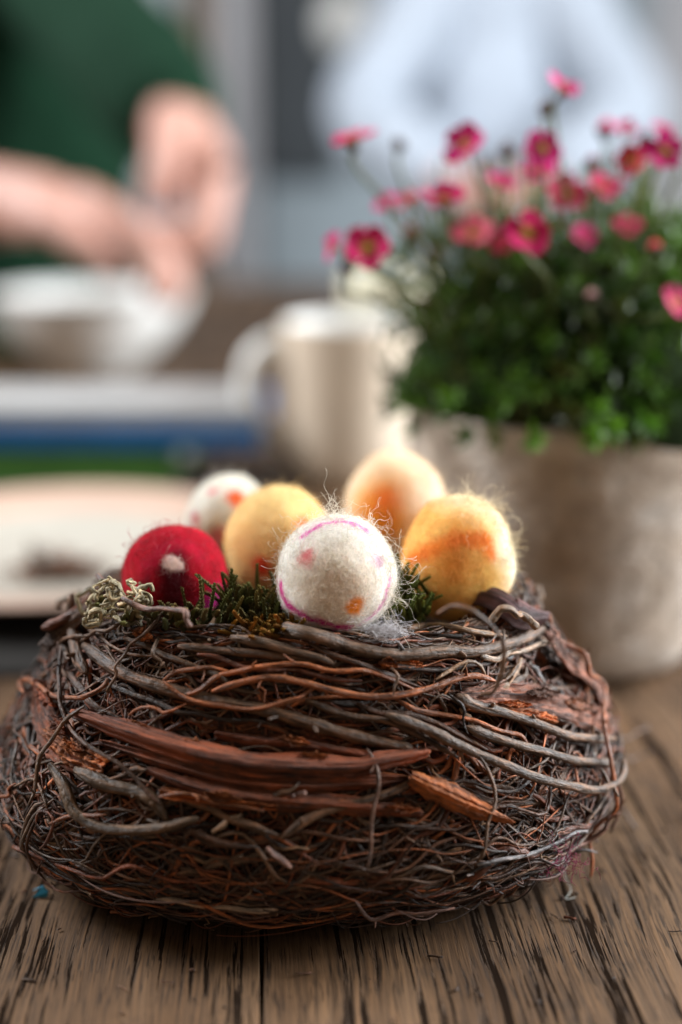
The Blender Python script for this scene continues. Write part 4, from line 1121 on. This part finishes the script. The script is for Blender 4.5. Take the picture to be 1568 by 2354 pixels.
# brown tuft of rootlets on the plate
c0 = at(95, 1298, .64); tuftP = []
for k in range(150):
    b = np.array([c0.x + RNG.normal(0, .008), .672 + RNG.normal(0, .005), .0118 + RNG.uniform(0, .003)])
    d = norm(np.array([RNG.normal(0, .9), RNG.normal(0, .5), RNG.uniform(0, .9)])); ln = RNG.uniform(.006, .018)
    tuftP.append(np.array([b + d * ln * s + np.array([0, 0, -.002 * s * s]) for s in np.linspace(0, 1, 8)]))
o = link('rootlet_tuft', tubes('rootlet_tuft', tuftP, np.full((150, 8), .0006), pick(['brown', 'tan', 'orange', 'gbr'], 150), 5), MAT['twig']); tag(o, 'small brown tuft of loose rootlets lying on the cream plate', 'rootlets')

def book(x_l, x_r, y0, dep, z0, th, cover, label, rot=0., teal=None):
    """closed book: two cover boards, spine and page block; x_l, x_r metres along its spine"""
    b = empty('book', ((x_l + x_r) / 2, y0 + dep / 2, z0)); b.rotation_euler = (0, 0, rot)
    tag(b, label, 'book', 'books stacked on the table')
    w2 = (x_r - x_l) / 2; d2 = dep / 2; t = .0022
    def p(name, me, mat):
        o = link(name, me, MAT[mat]); o.parent = b; return o
    p('cover_board', box_mesh('cover', -w2, w2, -d2 + .0005, d2, 0, t, .0006), cover)
    p('cover_board', box_mesh('cover', -w2, w2, -d2 + .0005, d2, th - t, th, .0006), teal or cover)
    p('spine', box_mesh('spine', -w2, w2, -d2 - .0016, -d2 + .0002, 0, th, .0007), cover)
    p('page_block', box_mesh('pages', -w2 + .003, w2 - .003, -d2 + .0006, d2 - .003, t + .0002, th - t - .0002), 'paper_edge')
xr = at(400, 1060, .90).x
book(-.42, xr, .903, .150, .0005, .0280, 'book_green', 'green book at the bottom of the stack behind the plate')
xr2 = at(600, 1000, .90).x
book(-.44, xr2, .900, .155, .0288, .0140, 'book_blue', 'dark blue book in the middle of the stack behind the plate', -.012)
xr3 = at(585, 940, .91).x
book(-.44, xr3, .904, .088, .0432, .0120, 'book_grey', 'pale grey book on top of the stack behind the plate', -.008)

bw = at(205, 760, 1.40)
bowl = empty('bowl', (bw.x, 1.42, 0)); tag(bowl, 'white bowl under the hands behind the books', 'bowl')
prof = catmull([(.0005, .004), (.030, .004), (.034, .000), (.040, .000), (.044, .006), (.066, .030), (.088, .062), (.101, .094), (.1022, .0965), (.100, .0972), (.0975, .094), (.084, .064), (.062, .034), (.038, .014), (.0005, .011)], 90); prof[:, 0] = np.maximum(prof[:, 0], .0005)
bowl.scale = (1, 1, .82)
o = link('bowl_body', lathe('bowl_body', [tuple(x) for x in prof], 80), MAT['white_glaze']); o.parent = bowl
foam = lathe('contents', [(.088, .074), (.06, .078), (.03, .080), (.0005, .079)], 48, (0, 0, 0), lambda V: .003 * vnoise(V, 60)[..., None] * np.array([0, 0, 1]))
o = link('contents', foam, MAT['paper_edge']); o.parent = bowl

# ================================================================ PEOPLE (upper bodies; table hides the rest)
def skin_obj(name, verts, edges, radii, mat, parent, root=0, sub=2):
    me = bpy.data.meshes.new(name); me.from_pydata([tuple(v) for v in verts], edges, [])
    o = link(name, me, mat)
    o.parent = parent
    m = o.modifiers.new('skin', 'SKIN'); m.use_smooth_shade = True; m.branch_smoothing = .3
    for i, r in enumerate(radii):
        sv = me.skin_vertices[0].data[i]; sv.radius = (r, r) if not hasattr(r, '__len__') else r
        sv.use_root = (i == root)
    s = o.modifiers.new('sub', 'SUBSURF'); s.levels = sub; s.render_levels = sub
    if name in ('shirt', 'sweater'):
        s.levels = s.render_levels = 4
        tx = bpy.data.textures.new('folds', 'CLOUDS'); tx.noise_scale = .07; tx.noise_depth = 1
        dm = o.modifiers.new('folds', 'DISPLACE'); dm.texture = tx; dm.strength = .03; dm.mid_level = .5
    return o
def chain(base, pts, rad, verts, edges, radii):
    prev = base
    for p, r in zip(pts, rad):
        verts.append(Vector(p)); radii.append(r); i = len(verts) - 1
        if prev is not None: edges.append((prev, i))
        prev = i
    return prev
def person(label, shoulders, neck, hips, arms, sleeve_k, top_mat, rt=.10):
    root = empty('person', (hips[0], hips[1], -.30)); tag(root, label, 'person')
    O = Vector(root.location)
    # one skin surface: head, neck, arms with hands
    v, e, r = [], [], []
    L = lambda p: Vector(p) - O
    v.append(L(neck)); r.append(.055)
    chain(0, [L(neck + Vector((0, 0, .07))), L(neck + Vector((0, -.01, .15))), L(neck + Vector((0, -.015, .25)))], [.05, .075, .07], v, e, r)
    tors = chain(0, [L((neck + hips) / 2), L(hips)], [rt * .95, rt], v, e, r)
    for sh, el, wr, hand in arms:
        a = chain(0, [L(sh), L((sh + el) / 2), L(el), L((el * .6 + wr * .4)), L(wr)], [.055, .050, .046, .045, .035], v, e, r)
        palm, fingers = hand
        pi = chain(a, [L(p) for p, _ in palm], [q for _, q in palm], v, e, r)
        for f in fingers:
            chain(pi if f[0] == 'p' else a + 1, [L(p) for p in f[1]], f[2], v, e, r)
    skin_obj('body', v, e, r, MAT['skin'], root)
    # garment: torso and one sleeve per arm
    v, e, r = [], [], []
    v.append(L(neck - Vector((0, 0, .05)))); r.append(rt * .9)
    chain(0, [L((neck * .55 + hips * .45)), L((neck * .25 + hips * .75)), L(hips)], [(rt * 1.25, rt * 1.1), (rt * 1.3, rt * 1.1), (rt * 1.3, rt * 1.15)], v, e, r)
    skin_obj('sweater' if top_mat == 'sweater_green' else 'shirt', v, e, r, MAT[top_mat], root)
    for (sh, el, wr, hand), k in zip(arms, sleeve_k):
        cuff = el + (wr - el) * k
        pts = [L(neck * .6 + sh * .4 - Vector((0, 0, .06))), L(sh), L((sh + el) / 2), L(el), L((el + cuff) / 2), L(cuff)]
        P = catmull([list(p) for p in pts], 44)
        q = np.linspace(0, 1, 44)
        R_ = np.interp(q, [0, .2, .4, .6, .8, .97, 1], [.075, .078, .072, .070, .064, .056, .052]) * (1 + smooth_noise(44, 16, .06, 1)[:, 0])
        so = link('sleeve', tubes('sleeve', [P], [R_], [(.1, .1, .1)], 28, True, .012), MAT[top_mat]); so.parent = root
    h = lathe('hair', [(.00005, .165), (.05, .15), (.082, .10), (.088, .04), (.08, -.02), (.06, -.05)], 24, (0, 0, 0))
    o = link('hair', h, MAT['hair_brown']); o.parent = root; o.location = L(neck + Vector((0, .025, .16)))
def fist(wr, d, down, side, thumb, s=1.0):
    """palm and five curled fingers; d forward, down palm side, side towards the little finger"""
    d, down, side = Vector(d).normalized(), Vector(down).normalized(), Vector(side).normalized()
    k0 = wr + d * .045 * s; k1 = wr + d * .078 * s
    palm = [(wr + d * .022 * s, .026 * s), (k0, .033 * s)]
    F = []
    for j, (o, l) in enumerate([(-.027, .95), (-.009, 1.05), (.010, 1.0), (.027, .8)]):
        b = k1 + side * o * s
        F.append(('p', [b, b + d * .022 * l * s + down * .012 * s, b + d * .022 * l * s + down * .036 * l * s, b + d * .004 * s + down * .050 * l * s], [.0115 * s, .0105 * s, .0095 * s, .008 * s]))
    t0 = wr + d * .025 * s + side * -.028 * s + down * .010 * s
    F.append(('q', [t0, t0 + d * .028 * s + down * .016 * s - side * .006 * s, t0 + d * .046 * s + down * .030 * s + side * .010 * s], [.013 * s, .0115 * s, .0095 * s]))
    return palm, F
# green sweater: one forearm in from the left, the other hanging down from the right sleeve
wrA = at(70, 470, 1.32); elA = at(-360, 450, 1.44); shA = at(-330, -420, 1.66)
wrB = at(388, 250, 1.38); elB = at(130, -60, 1.56); shB = at(60, -420, 1.70)
hA = fist(wrA, (1, -.25, -.25), (0.25, -.35, -1), (.15, 1, -.3), 1, 1.3)
hB = fist(wrB, (.42, -.45, -.80), (-.75, -.2, -.35), (-.1, 1, -.35), 1, 1.35)
neck = at(-10, -560, 1.76); hips = Vector((at(20, 200, 1.72).x, 1.72, -.20))
person('person in dark green sweater working with both hands over the white bowl', None, neck, hips,
       [(shA, elA, wrA, hA), (shB, elB, wrB, hB)], (.15, 1.06), 'sweater_green', .125)
# pale shirt at the far end of the table, elbows out
sh1 = at(1030, -90, 2.62); el1 = at(835, 262, 2.50); wr1 = at(1030, 430, 2.36)
sh2 = at(1250, -90, 2.62); el2 = at(1445, 250, 2.50); wr2 = at(1240, 430, 2.36)
h1 = fist(wr1, (1, -.2, -.1), (0, -.3, -1), (0, 1, 0), 1); h2 = fist(wr2, (-1, -.2, -.1), (0, -.3, -1), (0, 1, 0), 1)
neck2 = at(1140, -190, 2.66); hips2 = Vector((neck2.x, 2.66, -.28))
person('blurred person in pale blue-grey shirt far behind the pink flowers', None, neck2, hips2,
       [(sh1, el1, wr1, h1), (sh2, el2, wr2, h2)], (.9, .9), 'shirt_pale', .15)
print('twigs', twig_count, 'objects', len(bpy.data.objects))
